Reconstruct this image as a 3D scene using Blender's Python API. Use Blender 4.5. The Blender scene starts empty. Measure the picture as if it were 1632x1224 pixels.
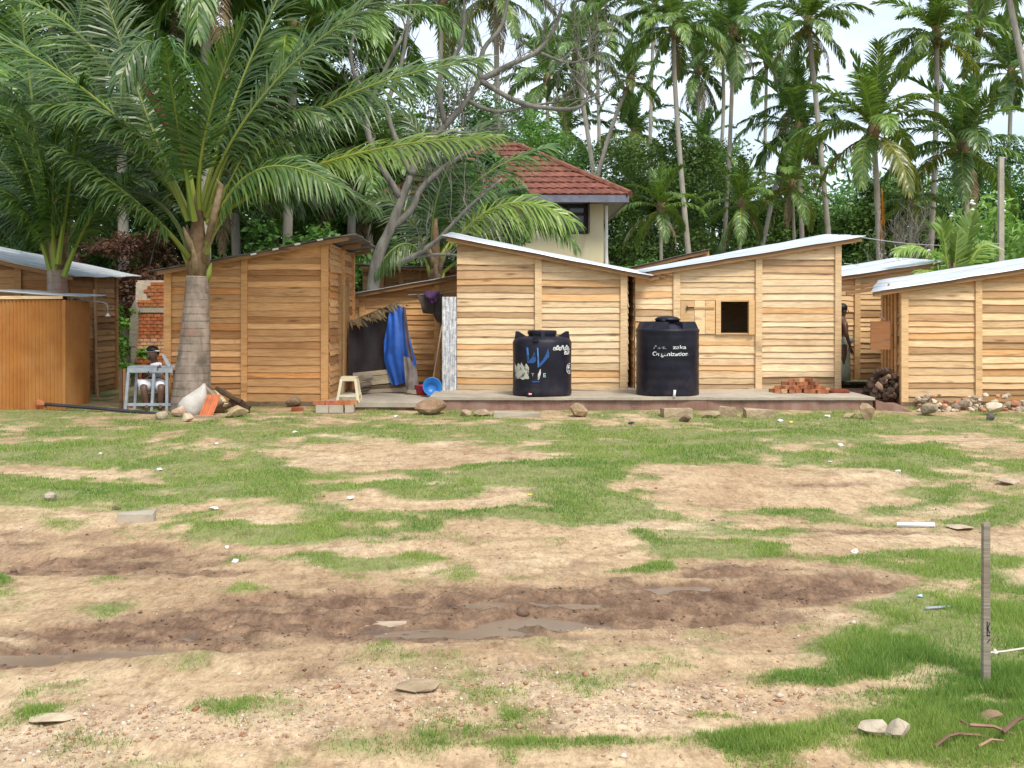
import bpy, math, random
import numpy as np
from mathutils import Vector, Matrix

R = math.radians
rng = random.Random(7)
scene = bpy.context.scene
C = scene.collection

# ------------------------------------------------------------------ camera, sky, sun, exposure
CAM_H, FPX = 1.68, 1632.0
cd = bpy.data.cameras.new('camera')
cam = bpy.data.objects.new('camera', cd); C.objects.link(cam)
cam.location = (0, 0, CAM_H); cam.rotation_euler = (R(90), 0, 0)
cd.sensor_width = 36; cd.lens = 36; cd.shift_y = -117 / 1632
cd.clip_start = 0.1; cd.clip_end = 3000
scene.camera = cam

SUN_EL, SUN_AZ = 56, 28            # azimuth: degrees to the right of straight behind the camera
world = bpy.data.worlds.new('World'); scene.world = world; world.use_nodes = True
wn = world.node_tree; wn.nodes.clear()
sky = wn.nodes.new('ShaderNodeTexSky'); sky.sky_type = 'NISHITA'; sky.sun_disc = False
sky.sun_elevation = R(SUN_EL); sky.sun_rotation = R(180 - SUN_AZ); sky.air_density = 1.0; sky.dust_density = 2.5
tc = wn.nodes.new('ShaderNodeTexCoord')
mp = wn.nodes.new('ShaderNodeMapping'); mp.inputs['Scale'].default_value = (1, 1, 3.0)
nz = wn.nodes.new('ShaderNodeTexNoise'); nz.inputs['Scale'].default_value = 2.6; nz.inputs['Detail'].default_value = 6
cr = wn.nodes.new('ShaderNodeValToRGB')
cr.color_ramp.elements[0].position = 0.34; cr.color_ramp.elements[0].color = (0.38, 0.38, 0.38, 1)
cr.color_ramp.elements[1].position = 0.60; cr.color_ramp.elements[1].color = (0.95, 0.95, 0.95, 1)
mx = wn.nodes.new('ShaderNodeMixRGB'); mx.inputs[2].default_value = (6.8, 7.7, 8.6, 1)
bg = wn.nodes.new('ShaderNodeBackground'); bg.inputs[1].default_value = 0.10
wo = wn.nodes.new('ShaderNodeOutputWorld')
wl = wn.links.new
wl(tc.outputs['Generated'], mp.inputs[0]); wl(mp.outputs[0], nz.inputs['Vector']); wl(nz.outputs[0], cr.inputs[0])
wl(cr.outputs[0], mx.inputs[0]); wl(sky.outputs[0], mx.inputs[1]); wl(mx.outputs[0], bg.inputs[0]); wl(bg.outputs[0], wo.inputs[0])

sd = bpy.data.lights.new('sun', 'SUN'); sun = bpy.data.objects.new('sun', sd); C.objects.link(sun)
sd.energy = 2.2; sd.angle = R(18); sd.color = (1.0, 0.93, 0.80)
sx, sy, sz = math.sin(R(SUN_AZ)) * math.cos(R(SUN_EL)), -math.cos(R(SUN_AZ)) * math.cos(R(SUN_EL)), math.sin(R(SUN_EL))
sun.rotation_euler = Vector((sx, sy, sz)).to_track_quat('Z', 'Y').to_euler(); sun.location = (10, -10, 30)

scene.view_settings.view_transform = 'Standard'; scene.view_settings.look = 'None'
scene.view_settings.gamma = 1; scene.view_settings.use_curve_mapping = False
scene.view_settings.exposure = 0.80
scene.render.engine = 'CYCLES'
scene.cycles.use_denoising = True
scene.cycles.max_bounces = 6; scene.cycles.transparent_max_bounces = 6

# ------------------------------------------------------------------ pixel -> world, noise, terrain
def at(px, py, Y):
    """World point at depth Y that the photograph shows at (px, py) of its 1632 x 1224."""
    return Vector(((px - 816) / FPX * Y, Y, CAM_H - (py - 495) / FPX * Y))

def ax(px, Y): return (px - 816) / FPX * Y
def az(py, Y): return CAM_H - (py - 495) / FPX * Y

def _hash(ix, iy, seed):
    n = (ix.astype(np.int64) * 374761393 + iy.astype(np.int64) * 668265263 + seed * 974711) & 0x7fffffff
    n = ((n ^ (n >> 13)) * 1274126177) & 0x7fffffff
    return ((n ^ (n >> 16)) & 0xffff) / 65535.0

def vnoise(x, y, seed=0):
    ix, iy = np.floor(x), np.floor(y); fx, fy = x - ix, y - iy
    fx = fx * fx * (3 - 2 * fx); fy = fy * fy * (3 - 2 * fy)
    a, b = _hash(ix, iy, seed), _hash(ix + 1, iy, seed)
    c, d = _hash(ix, iy + 1, seed), _hash(ix + 1, iy + 1, seed)
    return (a + (b - a) * fx) * (1 - fy) + (c + (d - c) * fx) * fy

def fbm(x, y, seed=0, oct=4):
    s, a, t = 0, 0.5, 0
    for i in range(oct):
        s = s + a * vnoise(x * 2 ** i, y * 2 ** i, seed + i * 17); t += a; a *= 0.5
    return s / t

def sstep(a, b, v):
    t = np.clip((v - a) / (b - a), 0, 1); return t * t * (3 - 2 * t)

GRASS = [(100, 722, 210, 20, 1.3), (40, 780, 260, 32, 1), (300, 760, 260, 42, 1), (520, 770, 260, 26, .9), (300, 690, 340, 13, .8),
         (640, 684, 280, 11, .8), (960, 690, 240, 16, .9), (1240, 690, 420, 22, 1), (1040, 722, 190, 28, 1.1), (1440, 728, 125, 26, 1.1),
         (880, 765, 210, 28, 1.1), (930, 808, 170, 30, 1), (1622, 745, 46, 20, 1), (1240, 808, 100, 13, .9), (1605, 812, 66, 26, 1),
         (430, 848, 150, 20, 1), (580, 838, 110, 13, .9), (590, 892, 110, 13, 1), (400, 886, 80, 10, .8), (10, 914, 70, 13, 1),
         (1110, 876, 150, 20, .9), (1200, 848, 120, 12, .7), (1010, 914, 70, 8, .8), (1520, 905, 180, 34, .7), (1570, 960, 170, 46, .75),
         (1520, 1048, 250, 62, .8), (1330, 1086, 190, 20, .6), (1580, 1120, 250, 56, .78), (1410, 1172, 190, 36, .65), (980, 1192, 290, 12, .45),
         (1300, 1198, 320, 22, .6), (1560, 1190, 230, 50, .75), (1230, 668, 240, 10, 1), (60, 662, 120, 8, .7), (560, 664, 80, 7, .7),
         (-200, 780, 300, 60, 1), (-260, 690, 300, 30, 1), (1850, 800, 200, 70, 1), (1850, 1050, 220, 190, 1.1), (1800, 690, 220, 30, 1),
         (1120, 1150, 60, 8, .5), (750, 745, 60, 8, .6), (1300, 760, 60, 6, .5)]
BARE = [(640, 727, 215, 22, 1.2), (600, 768, 110, 9, .8), (150, 757, 150, 7, .8), (720, 808, 110, 12, .7), (1150, 775, 190, 26, 1.1),
        (1500, 700, 150, 9, .8), (1300, 775, 150, 20, .9), (1520, 862, 170, 12, .8), (1120, 682, 120, 5, .6), (60, 752, 80, 5, .6),
        (1560, 1138, 120, 12, .5), (1330, 1110, 100, 6, .8), (1540, 935, 60, 6, .3), (820, 740, 60, 8, .6)]
MUD = [(250, 1016, 260, 32, .85), (480, 990, 270, 40, 1), (700, 986, 270, 46, 1), (900, 974, 250, 46, 1), (1090, 960, 240, 40, 1), (1290, 937, 170, 25, 1),
       (40, 1042, 160, 20, .8), (190, 882, 220, 26, .8), (60, 865, 130, 22, .45), (300, 905, 130, 10, .6), (1000, 960, 160, 30, .9), (1210, 920, 190, 28, .7), (1360, 845, 130, 9, .5)]
WET = [(140, 1043, 170, 11, 1.0), (330, 1018, 70, 7, .8), (700, 1013, 190, 10, 1.0), (880, 1000, 130, 10, 1.0), (900, 1022, 80, 6, .7), (800, 962, 200, 8, .55), (1050, 935, 110, 8, .5)]
GRAVEL = [(820, 1120, 420, 55, 1), (1150, 1130, 170, 30, 1), (330, 1165, 330, 45, .9), (1130, 1000, 260, 30, .4), (60, 1200, 160, 40, .7), (1300, 985, 120, 25, .5), (1250, 1120, 130, 14, .9), (700, 735, 150, 14, .4), (850, 1090, 200, 14, .9)]

def uv_of(x, y):
    yy = np.maximum(y, 1.2)
    return 816 + FPX * x / yy, 495 + FPX * CAM_H / yy

def field(lst, u, v):
    s = np.zeros_like(u)
    for cx, cy, rx, ry, w in lst:
        d2 = ((u - cx) / rx) ** 2 + ((v - cy) / ry) ** 2
        s = np.maximum(s, w * np.clip(1.35 - d2, 0, 1.2)) if True else s
    return s

def masks(x, y, damp=False):
    u, v = uv_of(x, y)
    s = np.clip(12.0 / np.maximum(y, 2), 0.6, 4)
    wu = (fbm(x * 1.1, y * 1.1, 3) - .5) * 120 * s ** .5 + (fbm(x * 5, y * 5, 5) - .5) * 60
    wv = (fbm(x * 1.1 + 50, y * 1.1, 9) - .5) * 22 * s ** .5 + (fbm(x * 5 + 9, y * 5, 15) - .5) * 12
    u2, v2 = u + wu, v + wv
    g = np.maximum(field(GRASS, u2, v2), .50 * sstep(870, 790, v)) - 1.0 * field(BARE, u2, v2)
    m = field(MUD, u2, v2)
    g = g - np.clip(m, 0, 1) * .9
    n = fbm(x * 3.1, y * 3.1, 21, 5)
    grass = sstep(-.10, 1.05, g + (n - .5) * 2.2)
    # beyond the yard: thin weeds
    far = sstep(19, 22, y) * .75
    grass = np.maximum(grass, far * sstep(.35, .6, n))
    mud = sstep(.02, 1.0, m + (fbm(x * 2.2, y * 5, 31, 6) - .5) * 1.9)
    wet = sstep(0.35, 0.6, field(WET, u + wu * .4, v + wv * .4) + (fbm(x * 2.5, y * 6, 41, 4) - .5) * .9)
    gravel = sstep(0.15, 0.8, field(GRAVEL, u2, v2) + (fbm(x * 2.2, y * 2.2, 51, 4) - .5) * .9)
    if damp:
        big = field([(a, b_, c_ * 1.25, d_ * 2.0, e_) for a, b_, c_, d_, e_ in MUD] + [(350, 655, 360, 16, .8), (1500, 670, 200, 8, .5), (900, 1195, 500, 30, .35), (200, 1100, 300, 30, .4)], u2, v2)
        return grass, mud, wet, gravel, sstep(.0, 1.3, big * .8 + (fbm(x * 1.6, y * 3.2, 61, 6) - .5) * 1.8)
    return grass, mud, wet, gravel

def height(x, y):
    x = np.asarray(x, float); y = np.asarray(y, float)
    h = 0.05 * sstep(16, 18, y)
    near = 1 - sstep(15.0, 16.6, y)
    h = h + (fbm(x * .45, y * .45, 61, 3) - .5) * .13 * near + (fbm(x * 1.7, y * 1.7, 71, 3) - .5) * .05 * (1 - sstep(16.0, 17, y))
    # grassy mound in the middle, hollows left and right of it
    h = h + .13 * np.exp(-(((x - .6) / 1.5) ** 2 + ((y - 9.6) / 1.3) ** 2)) - .08 * np.exp(-(((x - 2.6) / 2.2) ** 2 + ((y - 9.3) / .9) ** 2))
    h = h - .07 * np.exp(-(((x + 3) / 1.8) ** 2 + ((y - 7.2) / .8) ** 2)) + .07 * np.exp(-(((x - 2.7) / 1.2) ** 2 + ((y - 4.7) / .8) ** 2))
    return h

def height_fine(x, y):
    grass, mud, wet, gravel = masks(x, y)
    near = 1 - sstep(12, 17, y)
    h = height(x, y) + (fbm(x * 8, y * 8, 81, 3) - .5) * .022 * near
    h = h + mud * (fbm(x * 9, y * 16, 91, 5) - .52) * .085 * near - mud * .012
    h = h + (fbm(x * 30, y * 30, 95, 2) - .5) * .010 * near * (1 - wet)
    h = h * (1 - wet * .0) - wet * .035 * near
    h = h + grass * .012 * near
    return h

def hz(x, y): return float(height_fine(np.array([x]), np.array([y]))[0])

def G(px, py):
    """Ground point that the photograph shows at (px, py)."""
    z = 0.0
    for _ in range(8):
        Y = FPX * (CAM_H - z) / (py - 495); z = hz(ax(px, Y), Y)
    return Vector((ax(px, Y), Y, z))

# ------------------------------------------------------------------ object helpers
def tag(o, label=None, cat=None, group=None, kind=None):
    if label: o['label'] = label
    if cat: o['category'] = cat
    if group: o['group'] = group
    if kind: o['kind'] = kind
    return o

def thing(name, label, cat, loc=(0, 0, 0), rotz=0, group=None):
    o = bpy.data.objects.new(name, None); C.objects.link(o)
    o.empty_display_size = 0.1; o.location = loc; o.rotation_euler = (0, 0, rotz)
    return tag(o, label, cat, group)

class MB:
    def __init__(s): s.v, s.f, s.m, s.t = [], [], [], []
    def add(s, vs, fs, mi=0, t=0.5):
        b = len(s.v); s.v += [tuple(p) for p in vs]; s.t += [t] * len(vs)
        s.f += [tuple(i + b for i in f) for f in fs]; s.m += [mi] * len(fs); return s
    def box(s, c, d, rot=None, mi=0, jit=0):
        c = Vector(c); hx, hy, hz_ = d[0] / 2, d[1] / 2, d[2] / 2
        P = [Vector((x * hx, y * hy, z * hz_)) for z in (-1, 1) for y in (-1, 1) for x in (-1, 1)]
        if jit: P = [p + Vector((rng.uniform(-jit, jit), rng.uniform(-jit, jit), rng.uniform(-jit, jit))) for p in P]
        if rot is not None: P = [rot @ p for p in P]
        return s.add([p + c for p in P], [(0, 2, 3, 1), (4, 5, 7, 6), (0, 1, 5, 4), (2, 6, 7, 3), (0, 4, 6, 2), (1, 3, 7, 5)], mi)
    def beam(s, a, b, w, h, mi=0, up=(0, 0, 1)):
        a, b = Vector(a), Vector(b); d = b - a; L = d.length; d.normalize()
        sd_ = d.cross(Vector(up)); sd_ = sd_.normalized() if sd_.length > 1e-4 else Vector((1, 0, 0)); u = sd_.cross(d)
        return s.box((a + b) / 2, (L, w, h), Matrix((d, sd_, u)).transposed(), mi)
    def tube(s, pts, rad, n=8, cap=True, mi=0, t=0.5):
        pts = [Vector(p) for p in pts]; rad = rad if isinstance(rad, (list, tuple)) else [rad] * len(pts)
        ref = Vector((0, 0, 1)); rings = []
        for i, p in enumerate(pts):
            T = (pts[min(i + 1, len(pts) - 1)] - pts[max(i - 1, 0)]).normalized()
            if i == 0:
                ref = Vector((0, 1, 0)) if abs(T.z) > .9 else Vector((0, 0, 1))
                A = T.cross(ref).normalized()
            else:
                A = (A - T * A.dot(T)).normalized()
            B = T.cross(A)
            rings.append([p + (A * math.cos(2 * math.pi * k / n) + B * math.sin(2 * math.pi * k / n)) * rad[i] for k in range(n)])
        vs = [q for r in rings for q in r]; fs = []
        for i in range(len(pts) - 1):
            for k in range(n):
                k2 = (k + 1) % n; fs.append((i * n + k, i * n + k2, (i + 1) * n + k2, (i + 1) * n + k))
        if cap: fs += [tuple(range(n))[::-1], tuple((len(pts) - 1) * n + k for k in range(n))]
        return s.add(vs, fs, mi, t)
    def lathe(s, prof, c=(0, 0, 0), n=40, mi=0):
        cx, cy, cz = c; vs, fs = [], []
        for r, z in prof:
            for k in range(n):
                a = 2 * math.pi * k / n; vs.append((cx + r * math.cos(a), cy + r * math.sin(a), cz + z))
        for i in range(len(prof) - 1):
            for k in range(n):
                k2 = (k + 1) % n; fs.append((i * n + k, i * n + k2, (i + 1) * n + k2, (i + 1) * n + k))
        fs.append(tuple(range(n))[::-1]); fs.append(tuple((len(prof) - 1) * n + k for k in range(n)))
        return s.add(vs, fs, mi)
    def mesh(s, name, mats, smooth=False):
        me = bpy.data.meshes.new(name); me.from_pydata(s.v, [], s.f)
        for m in (mats if isinstance(mats, (list, tuple)) else [mats]): me.materials.append(m)
        if any(s.m): me.polygons.foreach_set('material_index', s.m)
        a = me.attributes.new('tint', 'FLOAT', 'POINT'); a.data.foreach_set('value', s.t)
        if smooth: me.polygons.foreach_set('use_smooth', [True] * len(s.f))
        me.update(); return me
    def build(s, name, mats, parent=None, smooth=False, loc=None, rotz=0):
        return link(name, s.mesh(name, mats, smooth), parent, loc, rotz)

def link(name, me, parent=None, loc=None, rotz=0):
    o = bpy.data.objects.new(name, me); C.objects.link(o)
    if parent: o.parent = parent
    if loc is not None: o.location = loc
    o.rotation_euler = (0, 0, rotz); return o

def np_mesh(name, V, F, mats, tint=None, smooth=False, midx=None):
    me = bpy.data.meshes.new(name); k = F.shape[1]
    me.vertices.add(len(V)); me.vertices.foreach_set('co', np.ascontiguousarray(V, np.float32).ravel())
    me.loops.add(F.size); me.loops.foreach_set('vertex_index', np.ascontiguousarray(F, np.int32).ravel())
    me.polygons.add(len(F)); me.polygons.foreach_set('loop_start', np.arange(0, F.size, k, dtype=np.int32))
    me.polygons.foreach_set('loop_total', np.full(len(F), k, np.int32))
    for m in (mats if isinstance(mats, (list, tuple)) else [mats]): me.materials.append(m)
    if tint is not None:
        a = me.attributes.new('tint', 'FLOAT', 'POINT'); a.data.foreach_set('value', np.asarray(tint, np.float32))
    if smooth: me.polygons.foreach_set('use_smooth', np.ones(len(F), bool))
    me.update(calc_edges=True); return me

# ------------------------------------------------------------------ materials
class NT:
    def __init__(s, name, rough=0.8, spec=0.3):
        s.m = bpy.data.materials.new(name); s.m.use_nodes = True; s.t = s.m.node_tree
        s.p = s.t.nodes['Principled BSDF']; s.out = s.t.nodes['Material Output']
        s.p.inputs['Roughness'].default_value = rough; s.p.inputs['Specular IOR Level'].default_value = spec
    def n(s, typ, ins=None, **kw):
        nd = s.t.nodes.new('ShaderNode' + typ)
        for k, v in kw.items(): setattr(nd, k, v)
        for k, v in (ins or {}).items(): s.set(nd.inputs[k], v)
        return nd
    def set(s, sock, v):
        if isinstance(v, bpy.types.NodeSocket): s.t.links.new(v, sock)
        else: sock.default_value = v
    def ramp(s, fac, stops):
        r = s.n('ValToRGB'); s.set(r.inputs[0], fac); e = r.color_ramp.elements
        while len(e) < len(stops): e.new(0.5)
        for i, (p, c) in enumerate(stops): e[i].position = p; e[i].color = (c, c, c, 1) if isinstance(c, (int, float)) else (*c, 1)
        return r.outputs[0]
    def mix(s, f, a, b, mode='MIX'):
        m = s.n('MixRGB', blend_type=mode)
        for i, v in enumerate((f, a, b)):
            if isinstance(v, tuple) and len(v) == 3: v = (*v, 1)
            s.set(m.inputs[i], v)
        return m.outputs[0]
    def math(s, op, a, b=0.0, c=None):
        m = s.n('Math', operation=op); s.set(m.inputs[0], a); s.set(m.inputs[1], b)
        return m.outputs[0]
    def coord(s, scale=(1, 1, 1), kind='Object', rnd=0.0):
        tcn = s.n('TexCoord'); v = tcn.outputs[kind]
        mpn = s.n('Mapping'); s.set(mpn.inputs[0], v); mpn.inputs['Scale'].default_value = scale
        if rnd:
            oi = s.n('ObjectInfo'); ml = s.n('VectorMath', operation='SCALE'); cmb = s.n('CombineXYZ')
            for i in range(3): s.set(cmb.inputs[i], oi.outputs['Random'])
            s.set(ml.inputs[0], cmb.outputs[0]); ml.inputs['Scale'].default_value = rnd
            s.set(mpn.inputs['Location'], ml.outputs[0])
        return mpn.outputs[0]
    def noise(s, v, sc=5, det=4, rough=.55, dist=0):
        return s.n('TexNoise', {'Vector': v, 'Scale': sc, 'Detail': det, 'Roughness': rough, 'Distortion': dist}).outputs[0]
    def color(s, c): s.set(s.p.inputs['Base Color'], (*c, 1) if isinstance(c, tuple) and len(c) == 3 else c)
    def bump(s, h, st=.3, d=.01):
        b = s.n('Bump', {'Height': h, 'Strength': st, 'Distance': d}); s.set(s.p.inputs['Normal'], b.outputs[0])

def simple(name, c, rough=.7, var=.25, sc=6, spec=.3, bump=.2, metal=0):
    m = NT(name, rough, spec); v = m.coord(rnd=30)
    n = m.noise(v, sc, 5); d = tuple(x * (1 - var) for x in c); l = tuple(min(1, x * (1 + var)) for x in c)
    m.color(m.mix(1, m.ramp(n, [(.3, d), (.7, l)]), m.n('ObjectInfo').outputs['Color'], 'MULTIPLY'))
    m.p.inputs['Metallic'].default_value = metal
    if bump: m.bump(m.noise(v, sc * 6, 4), bump, .01)
    return m.m

def wood_mat(name, light, mid, dark):
    m = NT(name, .72, .25); v = m.coord((1, 1, 1), rnd=40)
    st = m.n('Mapping', {'Vector': v}); st.inputs['Scale'].default_value = (.9, 3, 9)
    wave = m.noise(st.outputs[0], 1.6, 6, .6, 1.2)
    st2 = m.n('Mapping', {'Vector': v}); st2.inputs['Scale'].default_value = (2.2, 10, 60)
    grain = m.noise(st2.outputs[0], 2.2, 4, .6, .4)
    base = m.ramp(wave, [(.28, mid), (.46, light), (.62, light), (.78, mid)])
    base = m.mix(m.ramp(grain, [(.35, .55), (.6, 0.0)]), base, dark)
    st3 = m.n('Mapping', {'Vector': v}); st3.inputs['Scale'].default_value = (1.3, 1, 7)
    vor = m.n('TexVoronoi', {'Vector': st3.outputs[0], 'Scale': 1.1})
    knot = m.ramp(vor.outputs['Distance'], [(.05, .95), (.22, 0.0)])
    knot = m.math('MULTIPLY', knot, m.ramp(m.noise(v, 1.1, 2), [(.44, 0.0), (.52, 1.0)]))
    base = m.mix(knot, base, tuple(x * .45 for x in mid))
    big = m.noise(v, .9, 4)
    base = m.mix(m.ramp(big, [(.55, 0.0), (.75, .55)]), base, tuple(x * .75 for x in mid))
    stain = m.noise(m.n('Mapping', {'Vector': v, 'Scale': (.5, 1, 3)}).outputs[0], 1.7, 5, .65, .8)
    base = m.mix(m.ramp(stain, [(.58, 0.0), (.70, .6)]), base, (.20, .14, .10))
    m.color(m.mix(1, base, m.n('ObjectInfo').outputs['Color'], 'MULTIPLY'))
    m.bump(grain, .35, .006)
    return m.m

M = {}
M['wood'] = wood_mat('sawn_wood', (.86, .645, .41), (.68, .43, .22), (.36, .215, .11))
M['wood_dark'] = wood_mat('old_wood', (.26, .17, .10), (.18, .11, .065), (.08, .05, .03))
M['wood_grey'] = wood_mat('grey_wood', (.38, .34, .28), (.28, .24, .19), (.14, .12, .09))

m = NT('roof_metal', .38, .5); v = m.coord(rnd=20)
n1 = m.noise(m.n('Mapping', {'Vector': v, 'Scale': (1, 3, 1)}).outputs[0], 1.4, 5)
m.color(m.mix(1, m.ramp(n1, [(.35, (.62, .66, .72)), (.7, (.80, .83, .87))]), m.n('ObjectInfo').outputs['Color'], 'MULTIPLY'))
n2 = m.noise(m.n('Mapping', {'Vector': v, 'Scale': (.5, 6, 1)}).outputs[0], 2.0, 6, .7)
c = m.mix(m.ramp(n2, [(.56, 0.0), (.70, .6)]), m.ramp(n1, [(.35, (.50, .54, .60)), (.7, (.74, .77, .82))]), (.34, .27, .22))
m.color(m.mix(1, c, m.n('ObjectInfo').outputs['Color'], 'MULTIPLY'))
m.p.inputs['Metallic'].default_value = .25; m.set(m.p.inputs['Roughness'], m.ramp(n1, [(.3, .3), (.7, .5)])); M['metal'] = m.m
m = NT('shiny_metal', .22, .5); v = m.coord()
n1 = m.noise(m.n('Mapping', {'Vector': v, 'Scale': (1, 1, .25)}).outputs[0], 30, 5, .6)
m.color(m.ramp(n1, [(.38, (.42, .42, .46)), (.58, (.88, .88, .90))])); m.p.inputs['Metallic'].default_value = .55
m.set(m.p.inputs['Roughness'], m.ramp(n1, [(.3, .45), (.7, .18)])); m.bump(m.noise(v, 22, 4), .6, .02); M['shiny'] = m.m
M['old_metal'] = simple('weathered_sheet', (.16, .14, .13), .55, .35, 5)
m = NT('orange_sheet', .55, .35); v = m.coord()
n1 = m.noise(v, 2.5, 6); n2 = m.noise(m.n('Mapping', {'Vector': v, 'Scale': (6, 6, .7)}).outputs[0], 4, 5)
n3 = m.noise(m.n('Mapping', {'Vector': v, 'Scale': (1.5, 1.5, .8)}).outputs[0], 1.3, 7, .7)
c = m.ramp(n1, [(.3, (.33, .125, .027)), (.7, (.43, .18, .04))]); c = m.mix(m.ramp(n2, [(.55, 0.0), (.8, .5)]), c, (.27, .10, .03))
m.color(m.mix(m.ramp(n3, [(.48, 0.0), (.68, .55)]), c, (.46, .24, .09))); m.set(m.p.inputs['Roughness'], m.ramp(n3, [(.3, .45), (.7, .75)])); M['orange'] = m.m

m = NT('tank_plastic', .45, .28); v = m.coord(rnd=10); n1 = m.noise(v, 3, 6)
c = m.ramp(n1, [(.4, (.005, .005, .013)), (.75, (.016, .015, .030))])
sep = m.n('SeparateXYZ', {'Vector': m.n('TexCoord').outputs['Object']})
dust = m.math('MULTIPLY', m.ramp(m.noise(v, 4, 6, .7), [(.45, 0.0), (.75, .22)]), m.ramp(sep.outputs[2], [(.0, .9), (.45, .12)]))
m.color(m.mix(dust, c, (.20, .14, .11))); m.set(m.p.inputs['Roughness'], m.ramp(n1, [(.3, .36), (.7, .58)])); m.bump(m.noise(v, 8, 3), .1, .01); M['tank'] = m.m

def paint(name, col, wear=.5, sc=30, dark=(.014, .014, .03)):
    m = NT(name, .6, .3); v = m.coord(rnd=9); m.color(m.mix(m.ramp(m.noise(v, sc, 4, .6), [(wear - .07, 1.0), (wear + .07, 0.0)]), dark, col)); return m.m
M['p_white'] = paint('white_lettering', (.62, .62, .61), .60, 26)
M['p_worn'] = paint('worn_lettering', (.78, .78, .78), .53, 22)
M['p_faint'] = paint('faint_lettering', (.34, .35, .42), .53, 24)
M['p_blue'] = paint('blue_print', (.022, .085, .28), .60, 9)
M['p_lblue'] = paint('light_blue_print', (.08, .24, .50), .58, 9)
M['p_stick'] = paint('sticker_paper', (.50, .50, .42), .58, 14)
M['p_teal'] = paint('teal_print', (.36, .60, .58), .68, 20)
M['p_black'] = simple('black_mark', (.02, .02, .02), .7, .2)

m = NT('concrete', .85, .2); v = m.coord(kind='Object')
n1 = m.noise(v, 1.6, 7); n2 = m.noise(v, 14, 5)
c = m.ramp(n1, [(.3, (.30, .26, .21)), (.7, (.47, .41, .33))]); m.color(m.mix(m.ramp(n2, [(.5, 0.0), (.8, .5)]), c, (.22, .18, .14)))
m.bump(m.noise(v, 40, 5), .4, .01); M['concrete'] = m.m
m = NT('red_plaster', .9, .15); v = m.coord(kind='Object')
n1 = m.noise(m.n('Mapping', {'Vector': v, 'Scale': (2.2, 1, .6)}).outputs[0], 2.2, 7); n2 = m.noise(v, 22, 5)
c = m.ramp(n1, [(.25, (.17, .095, .075)), (.5, (.27, .155, .12)), (.75, (.33, .23, .19))]); m.color(m.mix(m.ramp(n2, [(.5, 0.0), (.8, .6)]), c, (.30, .25, .21)))
m.bump(m.noise(v, 30, 5), .5, .01); M['plaster'] = m.m
M['earth'] = simple('packed_earth', (.20, .135, .085), .95, .4, 5, .1, .6)
m = NT('brick', .9, .2); v = m.coord(rnd=20); n1 = m.noise(v, 9, 6)
m.color(m.mix(1, m.ramp(n1, [(.3, (.30, .10, .05)), (.55, (.46, .17, .075)), (.8, (.50, .30, .20))]), m.n('ObjectInfo').outputs['Color'], 'MULTIPLY')); m.bump(m.noise(v, 50, 4), .5, .01); M['brick'] = m.m
M['mortar'] = simple('mortar', (.50, .42, .34), .95, .2, 12)
m = NT('stone', .9, .2); v = m.coord(rnd=20); n1 = m.noise(v, 5, 7, .65)
m.color(m.mix(1, m.ramp(n1, [(.3, (.25, .20, .15)), (.55, (.44, .37, .29)), (.75, (.56, .49, .40))]), m.n('ObjectInfo').outputs['Color'], 'MULTIPLY')); m.bump(m.noise(v, 25, 6), .7, .02); M['stone'] = m.m
m = NT('roof_tile', .8, .25); v = m.coord(rnd=12); n1 = m.noise(v, 3.5, 7, .7)
m.color(m.mix(1, m.ramp(n1, [(.28, (.09, .038, .03)), (.5, (.20, .078, .052)), (.75, (.32, .15, .10))]), m.n('ObjectInfo').outputs['Color'], 'MULTIPLY')); m.bump(m.noise(v, 20, 5), .5, .02); M['tile'] = m.m
M['house'] = simple('cream_wall', (.68, .60, .40), .85, .08, 1.2, .2, .1)
M['fascia'] = simple('fascia_board', (.16, .17, .22), .6, .2)
M['frame'] = simple('dark_frame', (.05, .035, .03), .5, .3)
m = NT('window_glass', .08, .5); m.color((.04, .05, .055)); M['glass'] = m.m
M['white_plastic'] = simple('white_plastic', (.74, .74, .74), .4, .1, 4, .4, 0)
M['cream_plastic'] = simple('cream_plastic', (.60, .52, .36), .45, .12, 4, .4, 0)
M['grey_paint'] = simple('grey_paint', (.30, .33, .37), .6, .2, 8)
M['dark_pipe'] = simple('dark_pipe', (.035, .033, .04), .45, .3)
M['pole'] = simple('pole_concrete', (.36, .33, .27), .85, .2, 5)
M['wire'] = simple('wire', (.35, .36, .36), .5, .1)
M['sack'] = simple('woven_sack', (.46, .43, .40), .8, .2, 7, .2, .5)
M['terracotta'] = simple('terracotta', (.50, .155, .07), .8, .25, 7)
M['litter'] = simple('plastic_scrap', (.75, .75, .76), .5, .15, 8)
M['rope'] = simple('rope', (.60, .56, .48), .9, .1)
M['husk'] = simple('coconut_husk', (.085, .055, .04), .95, .5, 12, .1, .8)
M['bark_stick'] = simple('dry_branch', (.19, .11, .075), .9, .4, 10)
M['ply'] = wood_mat('brown_board', (.36, .16, .065), (.28, .115, .045), (.15, .06, .03))
M['tarp_blue'] = simple('blue_tarp', (.018, .095, .42), .42, .35, 3, .4, .4)
M['tarp_dark'] = simple('dark_plastic_sheet', (.016, .009, .011), .6, .5, 3, .4, .5)
M['tarp_grey'] = simple('grey_sheet', (.13, .11, .105), .7, .3, 6)
M['cloth_purple'] = simple('purple_cloth', (.13, .065, .17), .9, .3, 6)
M['cloth_grey'] = simple('grey_cloth', (.10, .078, .066), .95, .3, 6)
M['bucket_blue'] = simple('blue_plastic', (.02, .17, .50), .35, .15, 3, .4, 0)
M['bucket_red'] = simple('red_plastic', (.34, .012, .03), .35, .15, 3, .4, 0)
M['skin'] = simple('skin', (.11, .06, .042), .5, .15, 9, .35, 0)
M['hair'] = simple('hair', (.008, .007, .008), .5, .2)
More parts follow.
